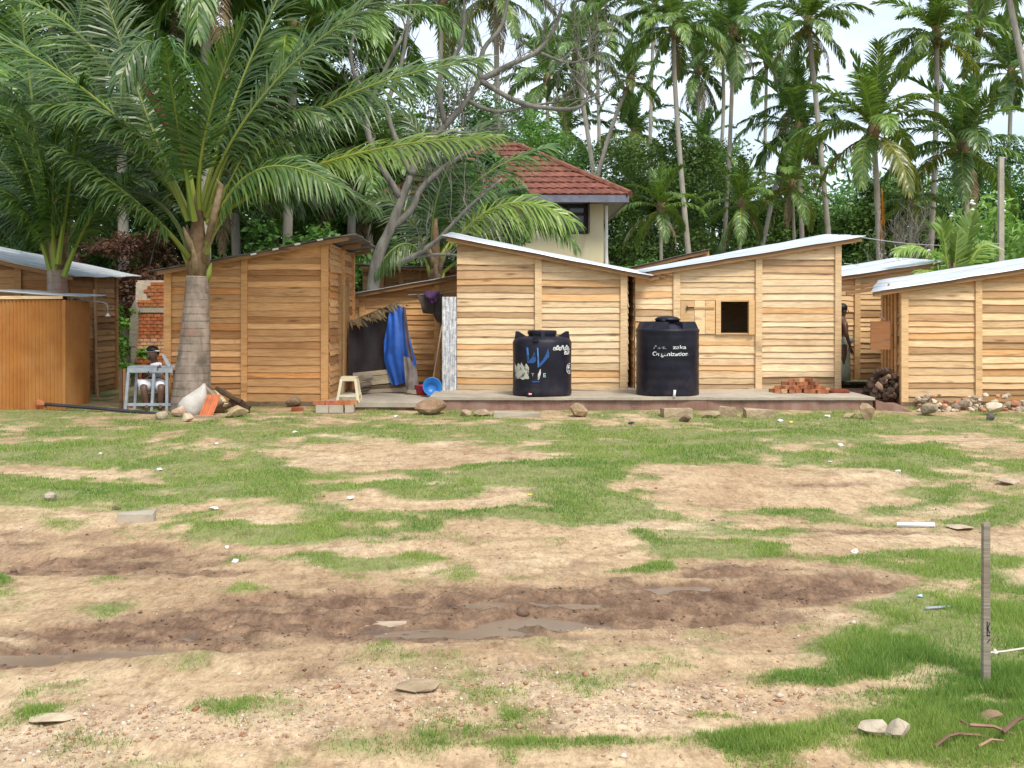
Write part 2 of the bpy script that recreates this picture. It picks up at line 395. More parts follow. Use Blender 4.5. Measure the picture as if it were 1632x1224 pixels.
M['dress'] = simple('white_cotton', (.66, .67, .74), .85, .06, 8, .2, .2)
M['sarong'] = simple('pale_green_cotton', (.40, .48, .40), .9, .12, 6)
M['dead_frond'] = simple('dry_frond', (.20, .145, .085), .85, .4, 8)

def leaf_mat(name, dark, light, trans=.25, rough=.45, spec=.4):
    m = NT(name, rough, spec); a = m.n('Attribute', attribute_name='tint')
    oi = m.n('ObjectInfo')
    c = m.ramp(a.outputs['Fac'], [(.0, dark), (1.0, light)])
    c = m.mix(1, c, oi.outputs['Color'], 'MULTIPLY'); m.color(c)
    tr = m.n('BsdfTranslucent'); m.set(tr.inputs[0], m.mix(1, c, (1.5, 1.6, .8), 'MULTIPLY'))
    ms = m.n('MixShader'); ms.inputs[0].default_value = trans
    m.set(ms.inputs[1], m.p.outputs[0]); m.set(ms.inputs[2], tr.outputs[0]); m.set(m.out.inputs[0], ms.outputs[0])
    return m.m
M['palm_leaf'] = leaf_mat('palm_leaf', (.028, .082, .026), (.175, .268, .058), .25, .36, .5)
M['rachis'] = leaf_mat('rachis', (.17, .22, .035), (.27, .31, .055), .05)
M['leaf'] = leaf_mat('broad_leaf', (.026, .080, .022), (.135, .26, .058), .25, .5, .35)
M['leaf_red'] = leaf_mat('red_leaf', (.045, .016, .014), (.15, .075, .045), .2, .55, .3)
M['grass'] = leaf_mat('grass_blade', (.10, .215, .045), (.31, .38, .11), .35, .6, .2)
def bark(name, dark, light, ringsc=0):
    m = NT(name, .9, .15); v = m.coord(rnd=15)
    n1 = m.noise(m.n('Mapping', {'Vector': v, 'Scale': (2, 2, .6)}).outputs[0], 3, 7, .65); c = m.ramp(n1, [(.3, dark), (.7, light)])
    if ringsc:
        w = m.n('TexWave', {'Vector': v, 'Scale': ringsc, 'Distortion': 1.6, 'Detail': 1.0, 'Detail Scale': .35}, bands_direction='Z')
        c = m.mix(m.math('MULTIPLY', m.ramp(w.outputs['Fac'], [(.0, .8), (.10, 0.0)]), m.ramp(m.noise(v, 4.5, 4, .6), [(.38, .1), (.6, 1.0)])), c, tuple(x * .5 for x in dark)); m.bump(n1, .5, .02); c = m.mix(m.ramp(m.noise(v, 2.3, 5, .6), [(.58, 0.0), (.68, .6)]), c, (.26, .12, .08)); c = m.mix(m.ramp(m.noise(v, 5, 5, .6), [(.52, 0.0), (.68, .7)]), c, (.10, .085, .07))
    else: m.bump(n1, .5, .03)
    m.color(c); return m.m
M['palm_bark'] = bark('palm_bark', (.16, .125, .10), (.36, .285, .235), 2.6)
M['palm_bark_far'] = bark('palm_bark_far', (.26, .235, .20), (.46, .42, .365), 0)
M['bark'] = bark('bark', (.10, .085, .07), (.24, .21, .18))
M['bark_pale'] = bark('pale_bark', (.085, .08, .07), (.25, .235, .205))

# ground
m = NT('ground_soil', .95, .15); v = m.coord(kind='Object')
A = {k: m.n('Attribute', attribute_name=k).outputs['Fac'] for k in ('grass', 'mud', 'wet', 'gravel', 'damp')}
n1 = m.noise(v, .7, 7, .6); n2 = m.noise(v, 5, 7, .65); n3 = m.noise(v, 60, 4, .6)
sand = m.ramp(n1, [(.3, (.38, .26, .155)), (.5, (.50, .365, .225)), (.7, (.61, .485, .33))])
n4 = m.noise(m.n('Mapping', {'Vector': v, 'Scale': (1.0, 2.2, 1)}).outputs[0], 2.1, 8, .72, .6)
sand = m.mix(m.ramp(n4, [(.48, 0.0), (.68, .65)]), sand, (.27, .165, .095))
sand = m.mix(m.ramp(n2, [(.48, 0.0), (.72, .65)]), sand, (.29, .18, .105))
sand = m.mix(m.ramp(n3, [(.55, 0.0), (.8, .6)]), sand, (.62, .50, .37))
vor = m.n('TexVoronoi', {'Vector': v, 'Scale': 55.0})
peb = m.mix(.75, m.ramp(m.n('SeparateColor', {'Color': vor.outputs['Color']}).outputs[0], [(.0, (.34, .16, .09)), (.3, (.55, .42, .31)), (.6, (.40, .30, .22)), (.8, (.72, .66, .58)), (1.0, (.42, .24, .15))]), sand)
sand = m.mix(m.math('MULTIPLY', A['gravel'], m.ramp(n2, [(.35, .35), (.6, .95)])), sand, peb)
mudc = m.ramp(n2, [(.3, (.10, .060, .040)), (.5, (.19, .118, .077)), (.7, (.32, .21, .135))])
sand = m.mix(m.math('MULTIPLY', A['damp'], m.ramp(n4, [(.3, .15), (.62, .85)])), sand, m.ramp(n2, [(.3, (.20, .125, .07)), (.7, (.35, .235, .14))]))
c = m.mix(m.math('MULTIPLY', A['mud'], m.ramp(n1, [(.2, .8), (.5, 1.0)])), sand, mudc)
turf = m.ramp(n2, [(.3, (.105, .15, .040)), (.7, (.21, .24, .085))])
c = m.mix(m.ramp(A['grass'], [(.08, 0.0), (.75, .80)]), c, turf)
n5 = m.noise(m.n('Mapping', {'Vector': v, 'Scale': (1, .42, 1)}).outputs[0], 13, 8, .82, .3); n6 = m.noise(m.n('Mapping', {'Vector': v, 'Scale': (1, .5, 1)}).outputs[0], 42, 5, .8)
c = m.mix(1, c, m.mix(1, m.ramp(n5, [(.36, (.66, .62, .59)), (.50, (1, 1, 1)), (.66, (1.16, 1.16, 1.16))]), m.ramp(n6, [(.34, (.72, .69, .67)), (.52, (1, 1, 1)), (.7, (1.15, 1.15, 1.15))]), 'MULTIPLY'), 'MULTIPLY')
c = m.mix(m.math('MULTIPLY', A['wet'], .8), c, (.11, .075, .055)); m.color(c)
m.set(m.p.inputs['Roughness'], m.ramp(A['wet'], [(.3, .95), (.9, .30)]))
m.set(m.p.inputs['Specular IOR Level'], m.ramp(A['wet'], [(.3, .15), (.9, .4)]))
m.bump(m.mix(.5, n2, n3), .55, .03); M['ground'] = m.m
m = NT('muddy_water', .2, .35); v = m.coord(); m.color(m.ramp(m.noise(v, 2, 5), [(.3, (.20, .140, .10)), (.7, (.26, .19, .14))])); m.bump(m.noise(v, 9, 2), .03, .01); M['water'] = m.m
m = NT('pebble', .85, .2); a = m.n('Attribute', attribute_name='tint'); v = m.coord()
c = m.ramp(a.outputs['Fac'], [(.0, (.28, .11, .06)), (.2, (.36, .22, .14)), (.5, (.34, .25, .17)), (.8, (.48, .38, .28)), (.94, (.54, .46, .37)), (1.0, (.62, .56, .49))]); m.color(c); M['pebble'] = m.m
m = NT('mud_clod', .75, .3); v = m.coord(); m.color(m.ramp(m.noise(v, 6, 5), [(.3, (.085, .054, .037)), (.7, (.19, .12, .078))])); M['clod'] = m.m

# ------------------------------------------------------------------ ground
xs = np.concatenate([-np.geomspace(600, 9.4, 26), np.arange(-9.3, 9.3, .028), np.geomspace(9.4, 600, 26)])
ys = np.concatenate([np.linspace(-60, 2.2, 14)[:-1], np.geomspace(2.2, 19.0, 470), np.geomspace(19.4, 900, 34)])
gx, gy = np.meshgrid(xs, ys); gx, gy = gx.ravel(), gy.ravel()
gr, mu, we, gv, da = masks(gx, gy, True)
gz = height_fine(gx, gy)
nx, ny = len(xs), len(ys)
ii = (np.arange(ny - 1)[:, None] * nx + np.arange(nx - 1)[None, :]).ravel()
me = np_mesh('ground', np.stack([gx, gy, gz], 1), np.stack([ii, ii + 1, ii + nx + 1, ii + nx], 1), M['ground'], smooth=True)
for k, arr in (('grass', gr), ('mud', mu), ('wet', we), ('gravel', gv), ('damp', da)):
    a = me.attributes.new(k, 'FLOAT', 'POINT'); a.data.foreach_set('value', arr.astype(np.float32))
tag(link('ground', me), kind='structure', label='bare sandy yard with worn grass patches and a muddy track')
# puddle water lies at one level in the ruts of the track
def water_level(x, y): return height(x, y) - .031
px_ = np.arange(-4.2, 3.4, .06); py_ = np.arange(4.3, 7.2, .05)
wx, wy = np.meshgrid(px_, py_); w0 = masks(wx.ravel(), wy.ravel())[2].reshape(wx.shape)
wzz = np.minimum(water_level(wx, wy), 10)
idx = np.arange(wx.size).reshape(wx.shape)
keep = (w0[:-1, :-1] > .15) | (w0[1:, 1:] > .15) | (w0[:-1, 1:] > .15) | (w0[1:, :-1] > .15)
Fq = np.stack([idx[:-1, :-1][keep], idx[:-1, 1:][keep], idx[1:, 1:][keep], idx[1:, :-1][keep]], 1)
tag(link('puddle_water', np_mesh('puddle_water', np.stack([wx.ravel(), wy.ravel(), wzz.ravel()], 1), Fq, M['water'], smooth=True)), kind='structure', label='shallow brown puddle water standing in the ruts')

# ------------------------------------------------------------------ sheds
def plank(parent, wname, ax_, ay_, dx, dy, u0, u1, zlo, zhi, ztop, mat, col, wav=.009, lap=.014, collect=None):
    """One lapped board between u0 and u1 along the wall line, cut by the roof line."""
    n = 6; us = [u0 + (u1 - u0) * i / (n - 1) for i in range(n)]
    ph, ph2, tl = rng.uniform(0, 6), rng.uniform(0, 6), rng.uniform(-.012, .012)
    lo, hi = [], []
    for i, u in enumerate(us):
        s = (u - u0) / max(u1 - u0, .01) - .5
        w = math.sin(ph + 5 * s) * wav * .6 + math.sin(ph2 + 13 * s) * wav * .35 + tl * s
        zt = ztop(ax_ + dx * u, ay_ + dy * u) - .03
        lo.append(min(zlo + w, zt - .001)); hi.append(min(zhi + lap + w * .6, zt))
    if max(h - l for h, l in zip(hi, lo)) < .035: return None
    b = MB(); pr = rng.uniform(.021, .036); o_ = rng.uniform(-.004, .004)
    vs, fs = [], []
    for u, l, h in zip(us, lo, hi):
        vs += [(u - us[0], -pr + o_, l - zlo), (u - us[0], -.006 + o_, h - zlo), (u - us[0], .012, h - zlo), (u - us[0], -pr + o_ + .02, l - zlo)]
    for i in range(n - 1):
        a, c = i * 4, (i + 1) * 4
        fs += [(a, c, c + 1, a + 1), (a + 1, c + 1, c + 2, a + 2), (a + 2, c + 2, c + 3, a + 3), (a + 3, c + 3, c, a)]
    fs += [(0, 1, 2, 3), ((n - 1) * 4 + 3, (n - 1) * 4 + 2, (n - 1) * 4 + 1, (n - 1) * 4)]
    b.add(vs, fs)
    lx, ly = ax_ + dx * u0, ay_ + dy * u0
    if collect is not None:
        rot = math.atan2(dy, dx); ca, sa = math.cos(rot), math.sin(rot); pl = parent.location
        collect.add([(lx - pl.x + x * ca - y * sa, ly - pl.y + x * sa + y * ca, zlo - pl.z + z) for x, y, z in vs], fs); return None
    o = b.build('plank', mat, parent, loc=Vector((lx, ly, zlo)) - parent.location, rotz=math.atan2(dy, dx))
    o.color = col; return o

def tint_of(base, dirt=0, dark=.0):
    r = rng.random(); f = rng.uniform(.80, 1.08)
    if r < .11: c = (.90 * f, .74 * f, .58 * f)        # redder heartwood boards
    elif r < .24: c = (.66 * f, .58 * f, .52 * f)      # stained boards
    elif r < .34: c = (.86 * f, .86 * f, .84 * f)      # greyed boards
    elif r < .62: c = (1.08 * f, 1.10 * f, 1.12 * f)   # pale sapwood
    else: c = (f, f * .98, f * .95)
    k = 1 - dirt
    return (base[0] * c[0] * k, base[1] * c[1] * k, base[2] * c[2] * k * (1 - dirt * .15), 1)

def wall(parent, a, b, z0, ztop, posts, base, rh=.118, mat='wood', zr=None, post_w=.115, detail=True, skip=None, name='back_wall', postcol=None):
    """Lapped boards from a to b; posts = fractions along the wall; outward is to the right of a -> b."""
    L = math.hypot(b[0] - a[0], b[1] - a[1]); dx, dy = (b[0] - a[0]) / L, (b[1] - a[1]) / L
    cuts = [0] + [p for p in posts if 0.03 < p < .97] + [1]
    col = None if detail else MB()
    for i in range(len(cuts) - 1):
        u0, u1 = cuts[i] * L + .004, cuts[i + 1] * L - .004
        z = z0 if zr is None else zr[0]
        zmax = max(ztop(a[0] + dx * u, a[1] + dy * u) for u in (u0, u1)) if zr is None else zr[1]
        k = 0
        while z < zmax - .03:
            h = rh * rng.uniform(.78, 1.25)
            if zr is not None: h = min(h, zmax - z)
            if zr is not None and zmax - z - h < .05: h = zmax - z
            rel = z - z0; dirt = max(0, .38 - rel * 1.1) if rel < .34 else 0
            if not (skip and skip(cuts[i], cuts[i + 1], z, z + h)):
                plank(parent, 'plank', a[0], a[1], dx, dy, u0, u1, z, z + h, ztop, M[mat], tint_of(base, dirt * rng.uniform(.5, 1.2)), collect=col, lap=0.014 if zr is None or z + h < zmax - .01 else 0)
            z += h; k += 1
    if not detail: col.build(name, M[mat], parent)
    pts = posts if detail else []
    for p in pts:
        u = p * L; x, y = a[0] + dx * u, a[1] + dy * u; zt = ztop(x, y) - .02
        if zr is not None: zt = min(zt, zr[1])
        w = post_w * rng.uniform(.9, 1.12); pb = MB()
        lean = rng.uniform(-.012, .012)
        pb.add([(-w / 2, -.062, 0), (w / 2, -.062, 0), (w / 2, .03, 0), (-w / 2, .03, 0), (-w / 2 + lean, -.058, zt - z0), (w / 2 + lean, -.058, zt - z0), (w / 2 + lean, .03, zt - z0), (-w / 2 + lean, .03, zt - z0)],
               [(3, 2, 1, 0), (4, 5, 6, 7), (0, 1, 5, 4), (1, 2, 6, 5), (2, 3, 7, 6), (3, 0, 4, 7)])
        o = pb.build('post', M[mat], parent, loc=Vector((x, y, z0)) - parent.location, rotz=math.atan2(dy, dx))
        pc = postcol or base; f = rng.uniform(.85, 1.0); o.color = (pc[0] * f, pc[1] * f * .97, pc[2] * f * .9, 1)

def roof_plane(L, Rr, Y, tilt):
    """z of the roof plane through two photo points of its front edge at depth Y, rising by tilt towards the back."""
    x0, z0, x1, z1 = ax(L[0], Y), az(L[1], Y), ax(Rr[0], Y), az(Rr[1], Y); s = (z1 - z0) / (x1 - x0)
    tl, tr = tilt if isinstance(tilt, tuple) else (tilt, tilt)
    return (lambda x, y: z0 + s * (x - x0) + (tl + (tr - tl) * (x - x0) / (x1 - x0)) * (y - Y)), x0, x1

def roof(parent, zf, x0, x1, y0, y1, n=3, mat='metal', col=(1, 1, 1, 1), rag=.03, sag=.0, rafters=True, wave=.009, skew=0.0):
    """Corrugated sheets laid side by side from front to back; rafters below them."""
    ys_ = np.linspace(y0, y1, n + 1)
    for k in range(n):
        ya, yb = ys_[k] - (.05 if k else 0), ys_[k + 1]
        e0, e1 = x0 - rng.uniform(0, rag), x1 + rng.uniform(0, rag)
        nyy = int((yb - ya) / .019); nxx = 14
        X = np.linspace(e0, e1, nxx); Yv = np.linspace(ya, yb, nyy)
        GX, GY = np.meshgrid(X, Yv)
        GX = GX + skew * (GY - y0) * (x1 - GX) / (x1 - x0)
        Z = zf(GX, GY) + wave * np.sin(GY * 2 * np.pi / .076) + .004 * k
        Z += sag * (fbm(GX * 1.6 + k * 7, GY * 1.2, 5) - .5) + .004 * np.sin(GX * 5 + k)
        pl = parent.location
        V = np.stack([GX.ravel() - pl.x, GY.ravel() - pl.y, Z.ravel() - pl.z + .012], 1)
        idx = np.arange(GX.size).reshape(GX.shape)
        F = np.stack([idx[:-1, :-1].ravel(), idx[:-1, 1:].ravel(), idx[1:, 1:].ravel(), idx[1:, :-1].ravel()], 1)
        V2 = V.copy(); V2[:, 2] -= .006; nV = len(V)
        bnd = np.concatenate([idx[0, :], idx[1:, -1], idx[-1, -2::-1], idx[-2:0:-1, 0]])
        nb = np.roll(bnd, -1)
        Fb = np.stack([bnd, bnd + nV, nb + nV, nb], 1)
        o = link('roof_sheet', np_mesh('roof_sheet', np.concatenate([V, V2]), np.concatenate([F, F[:, ::-1] + nV, Fb]), M[mat], smooth=False), parent)
        f = rng.uniform(.94, 1.03); o.color = (col[0] * f, col[1] * f, col[2] * f, 1)
    if rafters:
        for y in (y0 + .06, (y0 + y1) / 2, y1 - .1):
            b = MB(); pl = parent.location
            a_, b_ = Vector((x0 + .06, y, zf(x0 + .06, y) - .045)) - pl, Vector((x1 - .06, y, zf(x1 - .06, y) - .045)) - pl
            b.beam(a_, b_, .045, .07); o = b.build('rafter', M['wood_dark'], parent); o.color = (1.3, 1.1, .9, 1)

BASE_J, BASE_H, BASE_A = (1.0, 1.0, 1.0), (.88, .66, .47), (.46, .34, .25)  # BASE_H: redder boards plus some palm shade; BASE_A: palm shade put into the tint

def shed(name, label, Y, x0p, x1p, z0, L, Rr, tilt, depth, posts_px, base, oh=.22, rh=.118, left=True, right=True, skip=None, roofmat='metal', roofcol=(1, 1, 1, 1), sag=.0, nsheet=3, wave=.009, rag=.03, zr=None, mat='wood', ldetail=True, rdetail=True):
    zf, rx0, rx1 = roof_plane(L, Rr, Y - oh, tilt)
    x0, x1 = ax(x0p, Y), ax(x1p, Y)
    t = thing(name, label, 'shed', ((x0 + x1) / 2, Y + depth / 2, z0))
    posts = [(ax(p, Y) - x0) / (x1 - x0) for p in posts_px]
    wall(t, (x0, Y), (x1, Y), z0, zf, posts, base, rh, mat, skip=skip)
    if right: wall(t, (x1, Y + .04), (x1, Y + depth), z0, zf, [.5, 1] if rdetail else [], base, rh, mat, detail=rdetail, name='side_wall')
    if left: wall(t, (x0, Y + depth), (x0, Y + .04), z0, zf, [.0, .5] if ldetail else [], base, rh, mat, detail=ldetail, name='side_wall')
    wall(t, (x1, Y + depth), (x0, Y + depth), z0, zf, [], base, rh, mat, detail=False)
    roof(t, zf, rx0, rx1, Y - oh, Y + depth + (.9 if nsheet == 4 else .15), nsheet, roofmat, roofcol, sag=sag, wave=wave, rag=rag)
    b = MB(); b.box((0, 0, .005), (x1 - x0 - .1, depth - .1, .01)); b.build('floor', M['earth'], t)
    return t, zf

PZ = .24
# middle shed behind the small tank
tJ, zJ = shed('plank_shed', 'pale plank shed behind the two water tanks, its white roof sloping down to the right', 18.6, 728, 1000, PZ, (706, 376), (1040, 440), (.09, .072), 2.4, [858, 993], BASE_J, left=False, right=True, sag=.02)
# shed with the square window
def skipK(c0, c1, z, z2):
    return abs(c0 - (1080 - 1012) / (1340 - 1012)) < .03 and z2 > az(533, 18.9) + .02 and z < az(477, 18.9) - .02
YK = 18.9
tK, zK = shed('plank_shed', 'pale plank shed with a square open window and a shutter beside the tall tank', YK, 1012, 1340, PZ, (1030, 434), (1380, 377), (.04, .08), 2.2, [1078, 1208, 1334], BASE_J, oh=.2, left=True, right=True, skip=skipK, sag=.02)
# full-width rows under and over the window, shutter and frames
Lk = ax(1340, YK) - ax(1012, YK)
xa, xb = ax(1078, YK), ax(1208, YK); zs, zl = az(533, YK), az(478, YK)
def kpart(name, x0, x1, za, zb, y0, y1, mat, col=(1, 1, 1, 1)):
    b = MB(); b.box(((x0 + x1) / 2 - tK.location.x, (y0 + y1) / 2 - tK.location.y, (za + zb) / 2 - PZ), (x1 - x0, y1 - y0, zb - za)); o = b.build(name, M[mat], tK); o.color = col; return o
for z_a, z_b in ((zs - .14, zs + .001), (zl - .001, zl + .15)):
    o = kpart('plank', xa + .05, xb - .05, z_a, z_b, YK - .012, YK + .006, 'wood', (.95, .9, .8, 1))
fr = kpart('window_frame', ax(1140, YK), ax(1148, YK), zs, zl, YK - .055, YK + .02, 'wood', (.9, .8, .68, 1))
kpart('window_frame', ax(1192, YK), ax(1201, YK), zs, zl, YK - .085, YK + .02, 'wood', (.9, .8, .62, 1))
kpart('window_frame', ax(1148, YK), ax(1192, YK), zl - .03, zl - .003, YK - .05, YK + .02, 'wood', (.8, .7, .55, 1))
kpart('window_frame', ax(1148, YK), ax(1192, YK), zs + .003, zs + .028, YK - .06, YK + .02, 'wood', (.8, .7, .55, 1))
kpart('plank', ax(1201, YK) + .002, xb, zs, zl, YK - .03, YK, 'wood', (.9, .85, .75, 1))
for a_, b_, cc in ((1084, 1106, (.8, .72, .6, 1)), (1106.5, 1123, (1.1, 1.08, 1.0, 1)), (1123.5, 1139, (.95, .85, .7, 1))):
    kpart('shutter_board', ax(a_, YK), ax(b_, YK), zs + .01, zl - .01, YK - .04, YK - .012, 'wood', cc)
kpart('shutter_batten', ax(1094, YK), ax(1138, YK), az(492, YK), az(489, YK), YK - .06, YK - .04, 'wood', (.7, .6, .5, 1))
hb = MB(); hb.box((ax(1094, YK) - tK.location.x, YK - .066 - tK.location.y, az(491, YK) - PZ), (.02, .012, .09)); hb.box((ax(1100, YK) - tK.location.x, YK - .066 - tK.location.y, az(490, YK) - PZ), (.12, .012, .022)); hb.build('hinge', M['frame'], tK)
# broken eave boards hanging at the low left end
for i in range(3):
    b = MB(); x_, z_ = ax(1042 + i * 11, YK - .1), az(444 - i * 4, YK - .1); b.box((x_ - tK.location.x, YK - .09 - tK.location.y, z_ - PZ), (.20, .02, .05), Matrix.Rotation(.22 * (1 if i else -1), 3, 'Y'), jit=.008); o = b.build('eave_board', M['wood'], tK); o.color = (.72, .6, .48, 1)

# dark plank shed behind the big palm
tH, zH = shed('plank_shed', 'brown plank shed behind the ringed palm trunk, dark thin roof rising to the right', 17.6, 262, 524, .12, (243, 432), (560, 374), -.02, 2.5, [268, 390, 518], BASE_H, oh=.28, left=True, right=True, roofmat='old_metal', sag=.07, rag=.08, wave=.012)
b = MB(); b.box((0, 0, -.07), (ax(540, 17.6) - ax(255, 17.6), 2.6, .14)); b.build('earth_plinth', M['earth'], tH)
b = MB(); xh, yh = ax(524, 17.6) - tH.location.x, 17.6 - tH.location.y
for yy in (.9, 1.75): b.box((xh + .04, yh + yy, 1.1), (.06, .12, 2.2))
b.build('door_frame', M['wood'], tH).color = (.55, .44, .33, 1)
b = MB(); b.box((xh + .035, yh + 1.32, 1.05), (.03, .74, 1.95)); b.build('door', M['wood'], tH).color = (.60, .48, .35, 1)
for i, (px_n, py_n) in enumerate(((400, 404), (435, 396), (470, 388), (506, 381))):
    b = MB(); p = at(px_n + 4, py_n + 1, 17.30) - tH.location; b.box(p, (.10, .012, .03), Matrix.Rotation(-.18, 3, 'Y')); b.build('roof_scrap', M['white_plastic'], tH)

# shed between the two, far side of the passage
tI, zI = shed('plank_shed', 'small plank shed at the back of the passage, behind the blue tarpaulin', 20.8, 552, 760, PZ, (555, 470), (770, 432), .03, 2.2, [578, 697], (1.05, .86, .64), oh=.25, left=False, right=False, sag=.03)
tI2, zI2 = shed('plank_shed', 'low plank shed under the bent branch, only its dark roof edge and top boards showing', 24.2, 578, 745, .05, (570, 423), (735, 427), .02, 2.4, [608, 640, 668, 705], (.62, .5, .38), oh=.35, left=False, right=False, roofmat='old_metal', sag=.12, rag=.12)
for i in range(9):
    b = MB(); x_ = ax(590 + i * 16, 23.9); b.box((x_ - tI2.location.x, -1.28, zI2(x_, 23.9) - .06 - tI2.location.z), (.07, .5, .09)); o = b.build('rafter_end', M['wood_dark'], tI2); o.color = (1.2, .8, .6, 1)
# roof peeping over between the middle sheds
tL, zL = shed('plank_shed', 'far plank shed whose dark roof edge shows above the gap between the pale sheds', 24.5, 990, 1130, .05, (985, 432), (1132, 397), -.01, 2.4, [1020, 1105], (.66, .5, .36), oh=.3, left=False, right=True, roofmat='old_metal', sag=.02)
# right back shed
tM, zM = shed('plank_shed', 'plank shed behind the pile of coconut husks, set back between two nearer sheds', 21.3, 1318, 1482, PZ, (1330, 442), (1505, 417), (.06, .075), 2.3, [1365], (.95, .88, .78), oh=.2, left=False, right=False, sag=.02)
# rightmost shed (L-shaped plan: narrow front room, back room set in)
YN = 17.6
zN, rx0, rx1 = roof_plane((1388, 466), (1640, 427), YN - .2, (.03, .03))
xN0, xN1 = ax(1437, YN), ax(1437, YN) + 3.4
tN = thing('plank_shed', 'rightmost plank shed with a wide white roof, rubble heaped along its foot', 'shed', (xN0 + 1.7, YN + 1.3, .11))
wall(tN, (xN0, YN), (xN1, YN), .11, zN, [0.01, (ax(1558, YN) - xN0) / 3.4, .98], (.94, .87, .78))
wall(tN, (xN0, YN + .95), (xN0, YN + .04), .11, zN, [], (.62, .5, .38), rh=.16)  # left side's shade is put into a darker board tint
wall(tN, (xN1, YN + .04), (xN1, YN + 2.6), .11, zN, [], BASE_J, detail=False, name='side_wall')
wall(tN, (xN0 + .9, YN + .95), (xN0, YN + .95), .11, zN, [], BASE_J, detail=False)
wall(tN, (xN0 + .9, YN + 2.6), (xN0 + .9, YN + .95), .11, zN, [], BASE_J, detail=False)
wall(tN, (xN1, YN + 2.6), (xN0 + .9, YN + 2.6), .11, zN, [], BASE_J, detail=False)
roof(tN, zN, rx0, xN1 + .4, YN - .2, YN + 2.75, 3, sag=.03, skew=.40)
b = MB(); b.box((0, 0, -.06), (3.5, 2.8, .11)); b.build('earth_plinth', M['earth'], tN)
for i in range(5):
    b = MB(); b.box((xN0 - .05 - tN.location.x, YN + .16 + i * .15 - tN.location.y, 1.0), (.025, .05 + .03 * (i % 2), 1.9 + .1 * (i % 3))); o = b.build('slat', M['wood'], tN); o.color = (.75 - .1 * (i % 2), .55 - .1 * (i % 2), .38 - .08 * (i % 2), 1)

# far left shed: its long front faces the yard behind the booth, its shaded end wall faces the gap
YA = 19.0
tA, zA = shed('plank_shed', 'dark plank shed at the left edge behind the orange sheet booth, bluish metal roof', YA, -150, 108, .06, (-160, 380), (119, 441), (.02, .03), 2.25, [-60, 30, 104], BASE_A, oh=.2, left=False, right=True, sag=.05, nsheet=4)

# platform
plat = bpy.data.objects.new('concrete_platform', None); C.objects.link(plat); plat.location = (2.3, 19, 0)
tag(plat, 'long low concrete platform with a reddish plastered edge under the sheds', 'platform')
def platpart(name, x0, x1, y0, y1, z0, z1, mat, jag=0):
    n = max(2, int((x1 - x0) / .12)); b = MB(); vs = []; fs = []
    for i in range(n + 1):
        x = x0 + (x1 - x0) * i / n; j = (vnoise(np.array([x * 4.]), np.array([z1 * 50]), 3)[0] - .5) * jag; k = (vnoise(np.array([x * 6.]), np.array([3.3]), 8)[0] - .5) * jag * .5
        vs += [(x - 2.3, y0 + j - 19, z0), (x - 2.3, y0 + j - 19, z1 + k), (x - 2.3, y1 - 19, z1 + k), (x - 2.3, y1 - 19, z0)]
    for i in range(n):
        a, c = i * 4, i * 4 + 4; fs += [(a, c, c + 1, a + 1), (a + 1, c + 1, c + 2, a + 2), (a + 2, c + 2, c + 3, a + 3)]
    fs += [(0, 1, 2, 3), (n * 4 + 3, n * 4 + 2, n * 4 + 1, n * 4)]
    b.add(vs, fs); return b.build(name, M[mat], plat)
xp0, xp1 = ax(686, 17.0), ax(1392, 17.0)
platpart('plastered_edge', xp0, xp1, 17.03, 17.2, -.1, .195, 'plaster', .03)
platpart('slab', xp0 - .02, xp1 + .02, 16.99, 21.2, .195, PZ, 'concrete', .05)
platpart('core', xp0 + .1, xp1 - .05, 17.15, 24, -.1, .19, 'earth')
xs0 = ax(505, 17.0)
platpart('lower_slab', xs0, xp0 + .1, 16.95, 21.2, .08, .155, 'concrete', .04)
platpart('lower_edge', xs0, xp0 + .1, 17.0, 17.2, -.1, .08, 'earth', .05)
b = MB(); x0_, x1_, x2_ = ax(1390, 17.2) - 2.3, ax(1432, 17.2) - 2.3, ax(1462, 16.8) - 2.3
b.add([(x0_, 17.0 - 19, -.1), (x2_, 16.7 - 19, -.1), (x2_ + .1, 17.5 - 19, -.1), (x0_, 19.2 - 19, -.1), (x0_, 17.03 - 19, .2), (x2_ - .1, 16.8 - 19, .03), (x2_, 17.5 - 19, .06), (x0_ + .55, 19.2 - 19, .22), (x0_, 19.2 - 19, .23)],
      [(0, 1, 5, 4), (1, 2, 6, 5), (2, 3, 8, 7, 6), (4, 5, 6, 7, 8), (0, 4, 8, 3)]); b.build('ramp', M['plaster'], plat)

# ------------------------------------------------------------------ orange sheet booth
YB = 17.1
xb0, xb1, zb1 = ax(-20, YB), ax(103, YB), az(478, YB)
tB = thing('sheet_booth', 'orange brown booth of ribbed metal sheet at the left edge of the yard', 'booth', ((xb0 + xb1) / 2, YB + .5, .03))
def ribbed(name, a, b_, z0, z1, mat, parent, pitch=.062, amp=.012, n_per=6, col=(1, 1, 1, 1)):
    a, b_ = Vector(a), Vector(b_); L = (b_ - a).length; d = (b_ - a) / L; nn = Vector((d.y, -d.x)); k = int(L / pitch * n_per); mb = MB(); vs, fs = [], []
    for i in range(k + 1):
        u = L * i / k; o = amp * math.sin(u / pitch * 2 * math.pi); p = a + d * u + nn * o; q = a + d * u + nn * (o - .004)
        vs += [(p.x, p.y, z0), (p.x, p.y, z1), (q.x, q.y, z1), (q.x, q.y, z0)]
    for i in range(k):
        c, e = i * 4, i * 4 + 4; fs += [(c, e, e + 1, c + 1), (c + 1, e + 1, e + 2, c + 2), (c + 2, e + 2, e + 3, c + 3)]
    mb.add(vs, fs); o = mb.build(name, M[mat], parent); o.color = col; return o
w_ = (xb1 - xb0) / 2; zt_ = zb1 - .03
ribbed('front_sheet', (-w_, -.5), (w_, -.5), 0, zt_, 'orange', tB)
